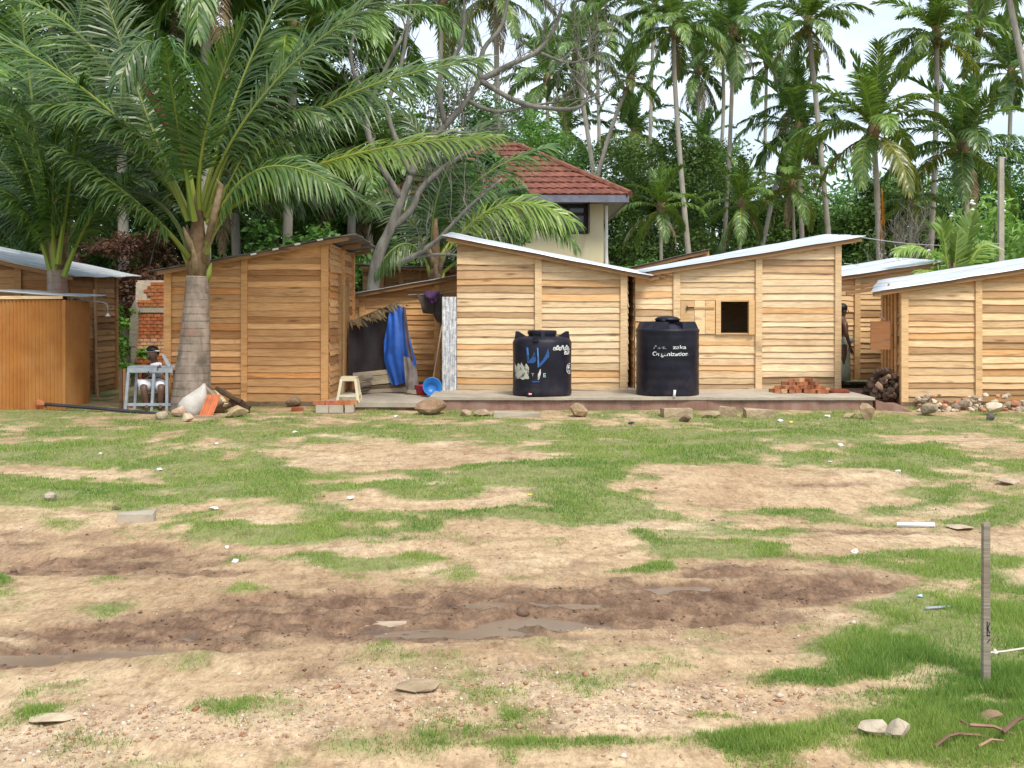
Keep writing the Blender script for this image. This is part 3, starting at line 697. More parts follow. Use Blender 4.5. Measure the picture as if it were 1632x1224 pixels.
ribbed('side_sheet', (w_ + .01, -.48), (w_ + .01, .5), 0, zt_ - .01, 'orange', tB)
ribbed('back_sheet', (w_, .5), (-w_, .5), 0, zt_ - .01, 'orange', tB)
ribbed('side_sheet', (-w_ - .01, .5), (-w_ - .01, -.48), 0, zt_ - .01, 'orange', tB)
b = MB(); b.box((w_ + .0, -.515, zt_ / 2), (.05, .02, zt_)); b.build('corner_trim', M['orange'], tB)
zfB = lambda x, y: az(470, YB) + .045 + (az(478, YB) - az(470, YB) - .0) * (x - ax(0, YB)) / (ax(128, YB) - ax(0, YB)) + .03 * (y - YB)
roof(tB, zfB, xb0 - .1, ax(128, YB), YB - .06, YB + 1.1, 1, rafters=False)
b = MB(); p0 = at(-30, 474, YB - .02) - tB.location; p1 = at(100, 474, YB - .02) - tB.location
b.box(((p0 + p1) / 2) + Vector((0, 0, .0)), ((p1 - p0).length, .03, .05)); b.build('top_board', M['wood'], tB)
# shower pipe on the booth's back corner
b = MB(); q = [at(118, 476, 17.7), at(128, 478, 17.7), at(160, 481, 17.7), at(170, 484, 17.7), at(172, 490, 17.7), at(172, 499, 17.7)]
tS = thing('shower_pipe', 'bent white shower pipe with a bell shaped head beside the orange booth', 'shower', q[0])
b.tube([p - q[0] for p in q], .012); b.build('pipe', M['grey_paint'], tS, True)
b = MB(); b.lathe([(.012, .05), (.02, .03), (.05, 0), (.048, -.006)], q[-1] - q[0] - Vector((0, 0, .05)), 16); b.build('shower_head', M['white_plastic'], tS, True)
b = MB(); v0 = at(118, 476, 17.7) - q[0]; b.tube([v0, v0 + Vector((0, 0, -1.85))], .014); b.build('riser', M['grey_paint'], tS)
b = MB(); p = at(120, 539, 17.68) - q[0]; b.box(p, (.09, .05, .05)); b.build('valve', M['white_plastic'], tS)
for k, (xa_, ya_, xb_, yb_, lb) in enumerate(((130, 468, 140, 638, 'long thin pole leaning on the dark shed wall just right of the orange booth'), (150, 462, 156, 634, 'thin pole leaning on the dark shed wall, nearer its right hand corner post'))):
    b = MB(); p0 = at(xb_, yb_, 18.5); b.tube([(0, 0, -.03), at(xa_, ya_, 19.05) - p0], .02, 6); o = b.build('leaning_pole', M['wood_dark'], loc=p0); o.color = (2.0, 1.8, 1.6, 1); tag(o, lb, 'pole')

# ------------------------------------------------------------------ house with the tiled roof
YE = 29.0
zE = az(311, YE); xE1 = ax(1004, YE); xE0 = ax(610, YE); zRg = az(234, YE + 3.1); xR1 = ax(826, YE + 3.1); xR0 = xE0 + 3.1
tHo = thing('tiled_house', 'cream two storey house with a red tiled hip roof behind the sheds', 'house', (0, YE + 3.1, 0))
def hp(x, y, z): return (x, y - YE - 3.1, z)
b = MB(); wx0, wx1 = xE0 + .6, ax(962, YE + .8); wz = zE - .02; yw = YE + .8; wn0, wn1, wz0, wz1 = ax(876, yw), ax(935, yw), az(373, yw), az(320, yw)
for (x0, x1, z0, z1) in ((wx0, wn0, 0, wz), (wn1, wx1, 0, wz), (wn0, wn1, 0, wz0), (wn0, wn1, wz1, wz)):
    b.box(hp((x0 + x1) / 2, yw + .1, (z0 + z1) / 2), (x1 - x0, .2, z1 - z0))
b.box(hp(wx1 - .1, YE + 3.2, wz / 2), (.2, 4.39, wz)); b.box(hp(wx0 + .1, YE + 3.2, wz / 2), (.2, 4.39, wz)); b.box(hp((wx0 + wx1) / 2, YE + 5.5, wz / 2), (wx1 - wx0, .2, wz))
b.build('wall', M['house'], tHo)
f_ = MB(); cx = (wn0 + wn1) / 2
for x in (wn0 + .04, cx, wn1 - .04): f_.box(hp(x, yw + .03, (wz0 + wz1) / 2), (.09, .1, wz1 - wz0))
for z in (wz0 + .04, (wz0 + wz1) / 2 + .1, wz1 - .04): f_.box(hp(cx, yw + .035, z), (wn1 - wn0, .08, .08))
wf = f_.build('window', M['frame'], tHo)
for k in (-1, 1):
    g = MB(); g.box(hp(cx + k * (wn1 - wn0) / 4, yw + .06, (wz0 + wz1) / 2), ((wn1 - wn0) / 2 - .1, .01, wz1 - wz0 - .1)); g.build('pane', M['glass'], wf)
# window leaf standing open
g = MB(); g.box(hp(wn1 + .03, yw - .25, (wz0 + wz1) / 2), (.05, .5, wz1 - wz0)); g.build('open_casement', M['frame'], tHo)
f_ = MB()
f_.box(hp((xE0 + xE1) / 2, YE + .02, zE - .10), (xE1 - xE0 - .05, .05, .20)); f_.box(hp(xE1 - .05, YE + 3.1, zE - .10), (.05, 6.0, .20)); f_.box(hp(xE0 + .05, YE + 3.1, zE - .10), (.05, 6.0, .20)); f_.box(hp((xE0 + xE1) / 2, YE + 6.18, zE - .10), (xE1 - xE0, .05, .2))
f_.build('fascia', M['fascia'], tHo)
f_ = MB(); f_.box(hp((xE0 + xE1) / 2, YE + 3.1, zE - .16), (xE1 - xE0 - .15, 6.0, .02)); f_.build('soffit', M['fascia'], tHo)
f_ = MB(); f_.tube([hp(wx1 + .1, yw + .2, 0), hp(wx1 + .1, yw + .2, zE - .2)], .045); f_.build('downpipe', M['white_plastic'], tHo)
# courses of tiles on the four slopes; every course is a rippled strip that overlaps the one below
def course(pa, pb, qa, qb, k, name):
    """pa-pb lower edge, qa-qb upper edge."""
    pa, pb, qa, qb = map(Vector, (pa, pb, qa, qb)); n = max(8, int((pb - pa).length / .05)); mb = MB(); vs, fs = [], []
    nrm = (pb - pa).cross(qa - pa).normalized()
    for i in range(n + 1):
        t = i / n; lo, hi = pa.lerp(pb, t), qa.lerp(qb, t); r = .028 * abs(math.sin((pb - pa).length * t / .25 * math.pi)) + rng.uniform(-.004, .004)
        vs += [lo + nrm * (r + .045), hi + nrm * (r + .0), lo + nrm * .0]
    for i in range(n):
        a, c = i * 3, i * 3 + 3; fs += [(a, c, c + 1, a + 1), (a + 2, c + 2, c, a)]
    mb.add(vs, fs); o = mb.build('tile_course', M['tile'], tHo); f = rng.uniform(.82, 1.1); o.color = (f, f * rng.uniform(.92, 1.05), f, 1); return o
NC = 9
Cn = {'fl': hp(xE0, YE, zE), 'fr': hp(xE1, YE, zE), 'bl': hp(xE0, YE + 6.2, zE), 'br': hp(xE1, YE + 6.2, zE), 'rl': hp(xR0, YE + 3.1, zRg), 'rr': hp(xR1, YE + 3.1, zRg)}
Cn = {k: Vector(v_) for k, v_ in Cn.items()}
for (a, b_, ra, rb) in (('fl', 'fr', 'rl', 'rr'), ('fr', 'br', 'rr', 'rr'), ('br', 'bl', 'rr', 'rl'), ('bl', 'fl', 'rl', 'rl')):
    for k in range(NC):
        t0, t1 = k / NC, min(1, (k + 1.12) / NC)
        course(Cn[a].lerp(Cn[ra], t0), Cn[b_].lerp(Cn[rb], t0), Cn[a].lerp(Cn[ra], t1), Cn[b_].lerp(Cn[rb], t1), k, a)
for a, r_ in (('fl', 'rl'), ('fr', 'rr'), ('bl', 'rl'), ('br', 'rr'), ('rl', 'rr')):
    mb = MB(); n = 14
    for i in range(n):
        p, q = Cn[a].lerp(Cn[r_], i / n), Cn[a].lerp(Cn[r_], (i + 1.1) / n if i < n - 1 else 1)
        mb.tube([p + Vector((0, 0, .03)), q + Vector((0, 0, .05))], [.11, .09], 8)
    mb.build('ridge_tiles', M['tile'], tHo)

# ------------------------------------------------------------------ palms
def bez(p0, p1, p2, n=16):
    p0, p1, p2 = Vector(p0), Vector(p1), Vector(p2)
    return [(p0 * (1 - t) ** 2 + p1 * 2 * t * (1 - t) + p2 * t * t) for t in [i / (n - 1) for i in range(n)]]

def frond_mesh(name, pts, n=60, L=.75, w=.034, droop=.35, vlift=.25, base=.18, r0=.03, seed=0, mats=None, tint=(.15, .85), roll=0.0, gap=0.0):
    r = random.Random(seed); mb = MB(); N_ = len(pts)
    seg = [0]
    for i in range(1, N_): seg.append(seg[-1] + (pts[i] - pts[i - 1]).length)
    tot = seg[-1]
    def at_t(t):
        d = t * tot; i = 0
        while i < N_ - 2 and seg[i + 1] < d: i += 1
        f = (d - seg[i]) / max(seg[i + 1] - seg[i], 1e-6)
        return pts[i].lerp(pts[i + 1], f), (pts[min(i + 2, N_ - 1)] - pts[max(i - 0, 0)]).normalized()
    mb.tube(pts, [r0 * (1 - .93 * (s / tot) ** .6) + .003 for s in seg], 6, True, 1, .5)
    S0 = None
    for k in range(n):
        t = base + (1 - base) * (k + .5) / n; p, T = at_t(t)
        S = T.cross(Vector((0, 0, 1)))
        if S.length < .15 and S0 is not None: S = S0
        S.normalize()
        if S0 is not None and S.dot(S0) < 0: S = -S
        S0 = S; Nn = S.cross(T).normalized()
        if roll:
            S_, N2 = S * math.cos(roll) + Nn * math.sin(roll), Nn * math.cos(roll) - S * math.sin(roll)
        else: S_, N2 = S, Nn
        a = R(68 - 42 * (k / n) + r.uniform(-9, 9)); ln = L * max(.22, math.sin(math.pi * (.16 + .76 * (k / n)))) ** .75 * r.uniform(.78, 1.1)
        for sgn in (-1, 1):
            if r.random() < gap: continue
            d = (S_ * sgn * math.sin(a) + T * math.cos(a) + N2 * (vlift + r.uniform(-.2, .16))).normalized()
            q = p.copy(); tn = r.uniform(*tint); vs = []; dr = droop * r.uniform(.6, 1.4)
            wv = T - d * T.dot(d); wv = (wv.normalized() + N2 * r.uniform(-.5, .5)).normalized()
            for ww, ls in ((.45, .30), (1.0, .34), (.85, .36)):
                vs += [q - wv * w * ww * .5, q + wv * w * ww * .5]; q = q + d * ln * ls
                d = (d + Vector((0, 0, -1)) * dr).normalized()
            vs.append(q)
            mb.add(vs, [(0, 1, 3, 2), (2, 3, 5, 4), (4, 5, 6)], 0, tn)
    return mb.mesh(name, mats or [M['palm_leaf'], M['rachis']])

def arc_pts(L, e0, bend, n=12, side=0.0):
    p = Vector((0, 0, 0)); out = [p.copy()]
    for i in range(n):
        t = (i + .5) / n; e = e0 - bend * t ** 1.25; h = side * t
        p = p + Vector((math.cos(e) * math.cos(h), math.cos(e) * math.sin(h), math.sin(e))) * (L / n); out.append(p.copy())
    return out

PROTO = []
for i, (e0, bd, dr, vl) in enumerate(((84, 25, .10, .45), (74, 50, .18, .4), (60, 70, .28, .3), (45, 85, .40, .2), (28, 85, .5, .1), (8, 75, .6, .05), (-18, 60, .5, .0), (-48, 35, .35, -.1))):
    for j in range(2):
        PROTO.append((i, frond_mesh('frond', arc_pts(4.0, R(e0), R(bd), 12, rng.uniform(-.35, .35)), 62, .92, .085, dr, vl, .14, .045, i * 7 + j)))
DRY = frond_mesh('dry_frond', arc_pts(3.4, R(-45), R(45), 10, .2), 40, .6, .045, .6, 0, .2, .03, 99, [M['dead_frond'], M['dead_frond']])
NUT = MB()
for k in range(9):
    a = k * 2.4; rr = .13 + .05 * (k % 3); c_ = Vector((rr * math.cos(a), rr * math.sin(a), -.12 * (k // 3)))
    NUT.lathe([(.01, -.13), (.075, -.09), (.10, 0), (.075, .09), (.01, .13)], c_, 8)
M['nut'] = simple('coconut', (.16, .15, .04), .6, .35, 5)
NUTM = NUT.mesh('coconut_bunch', M['nut'], True)
PN = [0]
def far_palm(crown, base, d, size=1.0, nf=24, label='', mid=None, tint=(1, 1, 1), group='tall coconut palms behind the sheds', dry=1, nuts=1, young=.0, trad=.18, zbase=None):
    PN[0] += 1; r = random.Random(PN[0] * 13)
    pc = at(crown[0], crown[1], d); pb = Vector((ax(base, d), d, .05)) if zbase is None else Vector((ax(base, d), d, zbase))
    t = thing('coconut_palm', label, 'palm tree', pb, 0, group)
    if mid: m_ = at(mid[0], mid[1], d); ctl = m_ * 2 - (pb + pc) / 2
    else: ctl = (pb + pc) / 2 + Vector((r.uniform(-.2, .2), 0, 0))
    pts = [p - pb for p in bez(pb, ctl, pc, 14)]; pts[0] = pts[0] + Vector((0, 0, -.15))
    mb = MB(); mb.tube(pts, [trad * (1.3 - .5 * min(1, i / 3)) * (1 - .25 * i / 13) for i in range(14)], 9); mb.build('trunk', M['palm_bark_far'], t, True)
    top = pc - pb
    mb = MB(); mb.lathe([(trad * .72, -.5), (trad * 1.3, -.1), (trad * 1.5, .15), (trad * .8, .5), (.03, .8)], top, 8); mb.build('crown_shaft', M['dead_frond'], t, True)
    for k in range(nf):
        f = k / (nf - 1); ring = min(7, max(0, f * 6.7 + r.uniform(-.6, .6) - young)); cand = [m_ for i, m_ in PROTO if i == int(ring)]
        o = link('frond', cand[k % 2], t, top + Vector((0, 0, .25 * (1 - f))), k * 2.39996 + r.uniform(-.25, .25))
        s = size * 1.02 * r.uniform(.85, 1.1) * (.85 if ring < 1 else 1); o.scale = (s, s, s); b_ = r.uniform(.85, 1.45)
        y = 1.5 if (ring > 5.5 and r.random() < .3) else 1.08
        o.color = (tint[0] * b_ * y, tint[1] * b_, tint[2] * b_, 1)
    for k in range(dry):
        o = link('dry_frond', DRY, t, top, r.uniform(0, 6.28)); o.scale = (size, size, size)
    for k in range(nuts):
        a = r.uniform(0, 6.28); link('coconut_bunch', NUTM, t, top + Vector((.35 * math.cos(a), .35 * math.sin(a), -.25)), a).scale = (size * 1.1,) * 3
    return t

HAZE_TINT = (.95, 1.04, 1.12)  # bluish multiplier that paints distance haze into the far fronds
far_palm((918, 92), 985, 56, .80, 24, 'coconut palm leaning left out of the V of trunks above the tiled roof', (944, 262), HAZE_TINT)
far_palm((1004, 132), 905, 58, .62, 20, 'coconut palm with a curved trunk leaning right, above the tiled roof', (950, 292), HAZE_TINT)
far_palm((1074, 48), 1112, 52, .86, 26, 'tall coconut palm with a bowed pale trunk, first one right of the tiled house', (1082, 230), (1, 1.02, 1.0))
far_palm((1168, 54), 1143, 60, .92, 24, 'tall coconut palm with the thickest trunk of the close pair right of centre', (1162, 250), HAZE_TINT)
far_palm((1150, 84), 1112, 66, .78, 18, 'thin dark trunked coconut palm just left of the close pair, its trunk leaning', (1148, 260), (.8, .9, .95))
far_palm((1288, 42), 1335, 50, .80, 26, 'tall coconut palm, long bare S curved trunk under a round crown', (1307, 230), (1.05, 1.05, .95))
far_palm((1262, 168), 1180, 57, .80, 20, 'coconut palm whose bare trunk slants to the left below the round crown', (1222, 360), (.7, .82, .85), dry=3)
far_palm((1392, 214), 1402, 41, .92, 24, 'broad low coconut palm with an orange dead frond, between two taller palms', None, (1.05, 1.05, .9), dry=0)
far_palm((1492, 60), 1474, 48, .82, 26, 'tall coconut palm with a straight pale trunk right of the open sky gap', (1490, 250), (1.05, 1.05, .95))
far_palm((1560, 52), 1548, 62, .86, 22, 'coconut palm crown directly right of and behind the tall straight one', None, HAZE_TINT)
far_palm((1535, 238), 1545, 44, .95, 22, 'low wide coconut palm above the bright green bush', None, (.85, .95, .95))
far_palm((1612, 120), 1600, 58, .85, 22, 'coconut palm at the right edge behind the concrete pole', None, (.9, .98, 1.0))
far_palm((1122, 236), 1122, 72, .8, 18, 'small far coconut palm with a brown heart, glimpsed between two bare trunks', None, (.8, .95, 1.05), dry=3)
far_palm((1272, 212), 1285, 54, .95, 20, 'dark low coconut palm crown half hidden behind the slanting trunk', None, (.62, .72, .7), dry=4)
far_palm((950, 30), 962, 68, .95, 24, 'far coconut palm at the top edge between the bare branches and the V of trunks', None, HAZE_TINT)
far_palm((1042, 18), 1030, 70, .95, 22, 'far coconut palm at the top edge left of the first pale trunk', None, HAZE_TINT)
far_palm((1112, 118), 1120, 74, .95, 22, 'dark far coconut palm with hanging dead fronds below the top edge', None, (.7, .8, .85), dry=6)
far_palm((872, 132), 880, 62, .95, 22, 'far coconut palm seen through the bare branches right of the grey tree', None, HAZE_TINT)
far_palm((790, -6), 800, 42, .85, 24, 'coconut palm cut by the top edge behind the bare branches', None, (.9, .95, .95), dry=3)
far_palm((706, 6), 690, 50, .8, 20, 'far coconut palm cut by the top edge, left of the bare branches', None, HAZE_TINT)
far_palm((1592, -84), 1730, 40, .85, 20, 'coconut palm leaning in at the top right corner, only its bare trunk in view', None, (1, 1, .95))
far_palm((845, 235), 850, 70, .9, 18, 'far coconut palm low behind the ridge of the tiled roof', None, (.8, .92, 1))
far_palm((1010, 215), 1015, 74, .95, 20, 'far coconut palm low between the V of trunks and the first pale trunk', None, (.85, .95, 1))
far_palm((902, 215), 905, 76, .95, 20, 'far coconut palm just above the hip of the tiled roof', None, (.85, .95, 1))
far_palm((1222, 100), 1212, 74, .9, 20, 'far coconut palm left of the round crown against the sky', None, HAZE_TINT)
for (cx, cy, bx, d, s_, lb) in ((1182, 330, 1180, 47, .6, 'low understorey coconut palm between the close pair and the slanting trunk'), (1052, 335, 1050, 46, .55, 'low understorey coconut palm behind the corner of the tiled roof'), (1262, 300, 1268, 49, .65, 'low understorey coconut palm left of the foot of the S curved trunk'), (1452, 330, 1455, 46, .55, 'low understorey coconut palm left of the straight pale trunk foot')):
    far_palm((cx, cy), bx, d, s_, 18, lb, None, (1.0, 1.05, .9), 'low coconut palms under the tall ones', dry=2, nuts=0, trad=.12)
LG = 'coconut palms crowding the left background'
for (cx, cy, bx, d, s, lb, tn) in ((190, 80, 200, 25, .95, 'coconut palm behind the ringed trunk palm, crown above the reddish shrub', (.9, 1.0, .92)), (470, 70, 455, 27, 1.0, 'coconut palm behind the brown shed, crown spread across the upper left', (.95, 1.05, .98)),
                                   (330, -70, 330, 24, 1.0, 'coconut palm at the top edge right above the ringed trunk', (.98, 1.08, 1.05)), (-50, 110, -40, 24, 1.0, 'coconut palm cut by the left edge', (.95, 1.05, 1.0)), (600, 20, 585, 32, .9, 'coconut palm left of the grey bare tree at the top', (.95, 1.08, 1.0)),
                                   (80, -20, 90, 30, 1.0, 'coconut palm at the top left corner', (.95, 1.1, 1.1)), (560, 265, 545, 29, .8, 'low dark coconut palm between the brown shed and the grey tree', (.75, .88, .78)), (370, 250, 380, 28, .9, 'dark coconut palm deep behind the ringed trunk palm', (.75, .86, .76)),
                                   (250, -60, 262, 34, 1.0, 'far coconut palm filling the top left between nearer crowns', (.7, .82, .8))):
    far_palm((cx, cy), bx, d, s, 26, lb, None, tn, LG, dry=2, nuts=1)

def near_palm(name, label, Y, trunk, fronds, cfg):
    """trunk = [(px, py, half width px)]; fronds = [(px, py, dY) x 3, length scale...] measured from the photograph."""
    pb = at(trunk[0][0], trunk[0][1], Y); t = thing(name, label, 'palm tree', pb)
    pts, rad = [], []
    for i in range(len(trunk) - 1):
        (x0, y0, w0), (x1, y1, w1) = trunk[i], trunk[i + 1]; k = max(2, int(abs(y1 - y0) / 5))
        for j in range(k):
            f = j / k; pts.append(at(x0 + (x1 - x0) * f, y0 + (y1 - y0) * f, Y) - pb); rad.append((w0 + (w1 - w0) * f) / FPX * Y)
    pts.append(at(trunk[-1][0], trunk[-1][1], Y) - pb); rad.append(trunk[-1][2] / FPX * Y)
    # leaf scars: small steps in the radius
    r = random.Random(5); nxt = 0
    for i in range(len(rad)):
        if i == nxt: rad[i] *= r.uniform(1.01, 1.04); nxt = i + r.choice((2, 3, 4, 5, 6))
    mb = MB(); mb.tube(pts, rad, 22); mb.build('trunk', M['palm_bark'], t, True)
    top = pts[-1]
    for k, f in enumerate(fronds):
        P = [at(x, y, Y + d) - pb for x, y, d in f[0]]
        root = P[0]
        cur = bez(P[0], P[1] * 1.7 - (P[0] + P[2]) * .35, P[2], 18); o_ = dict(n=104, L=.94, w=.036, droop=.30, vlift=.0, base=.2, r0=.042, seed=k * 31 + 5); o_.update(f[1] if len(f) > 1 else {}); o_.update({a: b for a, b in cfg.items() if a not in (f[1] if len(f) > 1 else {})})
        o_.setdefault('roll', (1 if P[2].x < P[0].x else -1) * r.uniform(.3, .9)); col = o_.pop('col', (1, 1, 1)); fb = r.uniform(.55, 1.15); col = tuple(c_ * fb for c_ in col); cur = [p - root for p in cur]
        o = link('frond', frond_mesh('frond', cur, **o_), t, root); o.color = (*col, 1)
    # old leaf bases round the top of the stem
    for k in range(10):
        a = k * 2.4; d_ = Vector((math.cos(a), math.sin(a), 0)); mb = MB()
        hk = .07 * k; mb.tube([top + d_ * rad[-1] * .6 + Vector((0, 0, -.15 + hk)), top + d_ * rad[-1] * 1.0 + Vector((0, 0, .05 + hk)), top + d_ * (rad[-1] * (1.25 + .5 * (k % 3))) + Vector((0, 0, .22 + hk + .08 * (k % 3)))], [.06, .06, .012], 7)
        mb.build('leaf_base', M['dead_frond'] if k % 4 else M['rachis'], t, True)
    mb = MB(); mb.lathe([(rad[-1] * .96, -.1), (rad[-1] * .92, .2), (rad[-1] * .74, .55), (rad[-1] * .55, .95), (.04, 1.4)], top, 14); o = mb.build('crown_fibre', M['dead_frond'], t, True); o.color = (.75, .65, .6, 1)
    return t, top, pb

W = dict(tint=(.1, .75))
GY = 16.9
fr = [
    ([(300, 352, -.1), (185, 175, -.6), (-60, 30, -1.2)], dict(L=1.0, droop=.3, n=120)),
    ([(296, 342, -.1), (212, 195, -.8), (66, 168, -1.4)], dict(L=.8, droop=.45)),
    ([(300, 410, -.15), (228, 328, -.8), (98, 238, -1.5)], dict(L=.9, droop=.45)),
    ([(305, 347, .1), (235, 190, .3), (150, -60, .6)], dict(L=.9)),
    ([(318, 332, -.2), (326, 200, -.9), (388, 36, -1.4)], dict(L=.75, vlift=.2, droop=.08, roll=-.35)),
    ([(325, 337, 0), (412, 150, -.1), (610, -10, -.3)], dict(L=1.05, droop=.3, n=120)),
    ([(330, 347, 0), (495, 170, -.2), (770, 95, -.6)], dict(L=1.0, droop=.45, n=120)),
    ([(330, 357, -.1), (525, 250, -.6), (795, 218, -1.4)], dict(L=.80, droop=.35, n=120, tint=(.5, 1.0), col=(1.45, 1.35, .95), roll=-.7)),
    ([(328, 405, -.1), (400, 260, -.6), (545, 300, -1.2)], dict(L=.8, droop=.5)),
    ([(312, 332, .1), (290, 120, .2), (320, -110, .3)], dict(L=.8)),
    ([(320, 332, .2), (390, 110, .5), (500, -110, .9)], dict(L=.9)),
    ([(302, 342, .2), (200, 230, .9), (20, 130, 1.8)], dict(L=.85)),
    ([(328, 352, .2), (450, 220, 1.0), (660, 150, 2.0)], dict(L=.9)),
    ([(300, 400, .2), (230, 300, .9), (90, 330, 1.8)], dict(L=.8, droop=.6)),
    ([(330, 395, .2), (430, 280, .8), (600, 330, 1.6)], dict(L=.85, droop=.6)),
    ([(310, 352, -.2), (275, 150, -1.2), (262, 60, -2.2)], dict(L=.85, droop=.8, vlift=-.05, col=(1.0, 1.15, 1.2))),
    ([(328, 390, .0), (420, 190, -.2), (520, 190, -.5)], dict(L=.85, droop=.6)),
    ([(320, 347, .3), (420, 250, .8), (480, 330, 1.4)], dict(L=.85, droop=.7)),
    ([(326, 347, .2), (470, 60, .6), (700, 10, 1.2)], dict(L=1.0, droop=.4)),
    ([(300, 347, .2), (150, 60, .7), (-40, -20, 1.2)], dict(L=1.0, droop=.4)),
    ([(305, 352, -.1), (260, 60, -.8), (190, 130, -1.8)], dict(L=.9, droop=.9, vlift=-.1, col=(1.0, 1.15, 1.2))),
]
tG, topG, pbG = near_palm('coconut_palm', 'young coconut palm with a stout ringed trunk standing before the brown plank shed', GY,
    [(305, 662, 33), (305, 640, 31), (307, 600, 27.5), (311, 545, 23.5), (313, 490, 19.5), (315, 440, 17.5)], fr, dict(W, r0=.05))
# split brown spathe and a hanging brown bract in the crown
mb = MB(); p_ = [at(x, y, GY - .7) - pbG for x, y in ((300, 262), (290, 235), (262, 190), (235, 145), (212, 112))]
mb.tube(p_, [.03, .065, .075, .05, .008], 7); mb.build('spathe', simple('brown_spathe', (.13, .055, .03), .7, .4, 9), tG, True)
mb = MB(); p_ = [at(x, y, GY - .35) - pbG for x, y in ((330, 385), (345, 330), (352, 295), (345, 285))]; mb.tube(p_, [.05, .07, .05, .01], 7); mb.build('bract', M['dead_frond'], tG, True)

DYY = 17.95
fr2 = [
    ([(88, 432, -.1), (82, 320, -.6), (92, 190, -1.0)], dict(L=.7, droop=.5)),
    ([(102, 440, -.1), (150, 330, -.5), (215, 262, -1.2)], dict(L=.8, droop=.6)),
    ([(80, 430, -.1), (20, 300, -.6), (-70, 330, -1.0)], dict(L=.8, droop=.6)),
    ([(84, 420, 0), (40, 180, .0), (-80, 90, -.2)], dict(L=.9)),
    ([(94, 420, 0), (110, 130, .1), (150, -80, .2)], dict(L=.9)),
    ([(86, 420, .1), (50, 150, .4), (20, -90, .6)], dict(L=.9)),
    ([(98, 420, .1), (170, 180, .4), (280, 120, .9)], dict(L=.9)),
    ([(82, 420, .2), (10, 250, .8), (-110, 230, 1.6)], dict(L=.9)),
    ([(98, 425, .2), (160, 290, .8), (240, 290, 1.5)], dict(L=.8, droop=.7)),
    ([(88, 420, -.2), (60, 220, -1.0), (10, 150, -1.8)], dict(L=.85, droop=.6)),
    ([(92, 420, -.2), (120, 220, -.9), (130, 120, -1.8)], dict(L=.85, droop=.7)),
    ([(90, 420, .2), (80, 220, 1.0), (60, 110, 1.9)], dict(L=.85)),
    ([(82, 428, .0), (30, 330, .2), (-30, 380, .5)], dict(L=.7, droop=.8)),
    ([(84, 425, -.1), (20, 200, -.4), (-40, 190, -.8)], dict(L=.85, droop=.6)),
]
near_palm('coconut_palm', 'coconut palm between the orange booth and the leftmost shed roof, short trunk showing', DYY,
    [(92, 640, 22), (92, 560, 18), (91, 480, 15), (91, 430, 15)], fr2, dict(W, r0=.055, col=(.9, .98, .9)))
fr3 = [
    ([(690, 440, 0), (790, 318, -.1), (912, 352, -.4)], dict(L=1.25, droop=.6, n=90, w=.05, tint=(.55, 1.0), col=(1.4, 1.35, 1.0), roll=-.6)),
    ([(700, 440, .1), (840, 345, -.2), (918, 392, -.6)], dict(L=.8, droop=.75, n=80, w=.045, tint=(.4, 1.0), col=(1.1, 1.15, 1.0))),
    ([(690, 440, .3), (735, 300, .5), (880, 232, .9)], dict(L=1.1, droop=.55, n=84, w=.045, tint=(.2, .7), col=(1.0, 1.1, 1.1))),
    ([(690, 440, .3), (700, 280, .5), (790, 190, .9)], dict(L=1.1, droop=.5, n=84, w=.045, tint=(.2, .7), col=(.9, 1.05, 1.05))),
    ([(690, 440, .2), (640, 320, .4), (560, 330, .8)], dict(L=.9)),
    ([(690, 440, .2), (690, 260, .8), (640, 180, 1.2)], dict(L=.9)),
    ([(690, 440, .3), (740, 340, 1.0), (830, 300, 1.6)], dict(L=1.0)),
    ([(688, 440, 0), (650, 380, -.3), (600, 430, -.7)], dict(L=.7, droop=.8)),
]
near_palm('coconut_palm', 'low young coconut palm behind the pale shed, light green fronds arching over its roof', 22.6, [(695, 600, 12), (695, 520, 11), (694, 450, 11)], fr3, dict(tint=(.15, .8)))
fr4 = [
    ([(1518, 470, 0), (1508, 410, 0), (1502, 355, .1)], dict(L=.5, droop=.02, vlift=.3, base=.3, n=34, w=.05)),
    ([(1524, 470, 0), (1534, 410, 0), (1550, 345, .1)], dict(L=.5, droop=.02, vlift=.3, base=.3, n=34, w=.05)),
    ([(1521, 470, 0), (1522, 420, -.1), (1526, 370, -.2)], dict(L=.4, droop=.02, vlift=.5, base=.3, n=34)),
    ([(1515, 470, 0), (1480, 395, 0), (1428, 402, -.2)], dict(L=.5, droop=.4, n=44)),
    ([(1526, 470, .1), (1560, 390, .2), (1590, 400, .3)], dict(L=.5, droop=.3, n=44)),
    ([(1515, 470, .1), (1490, 430, -.4), (1460, 440, -.8)], dict(L=.4, droop=.4, n=34)),
]
near_palm('coconut_palm', 'bright green coconut seedling behind the rightmost shed roof', 21.2, [(1521, 607, 6), (1521, 520, 6), (1521, 480, 5)], fr4, dict(tint=(.6, 1.0), col=(1.5, 1.45, 1.3), r0=.03))
# orange dying frond hanging from the low broad palm
mb = frond_mesh('frond', [p for p in bez((0, 0, 0), (.1, 0, -.9), (-.05, 0, -2.3), 12)], 40, .5, .05, .9, 0, .1, .03, 3, [simple('orange_frond', (.42, .17, .02), .7, .3, 5)] * 2)
op = [o for o in C.objects if o.get('label', '').startswith('broad low coconut')][0]
link('dead_frond', mb, op, at(1405, 300, 39) - op.location)

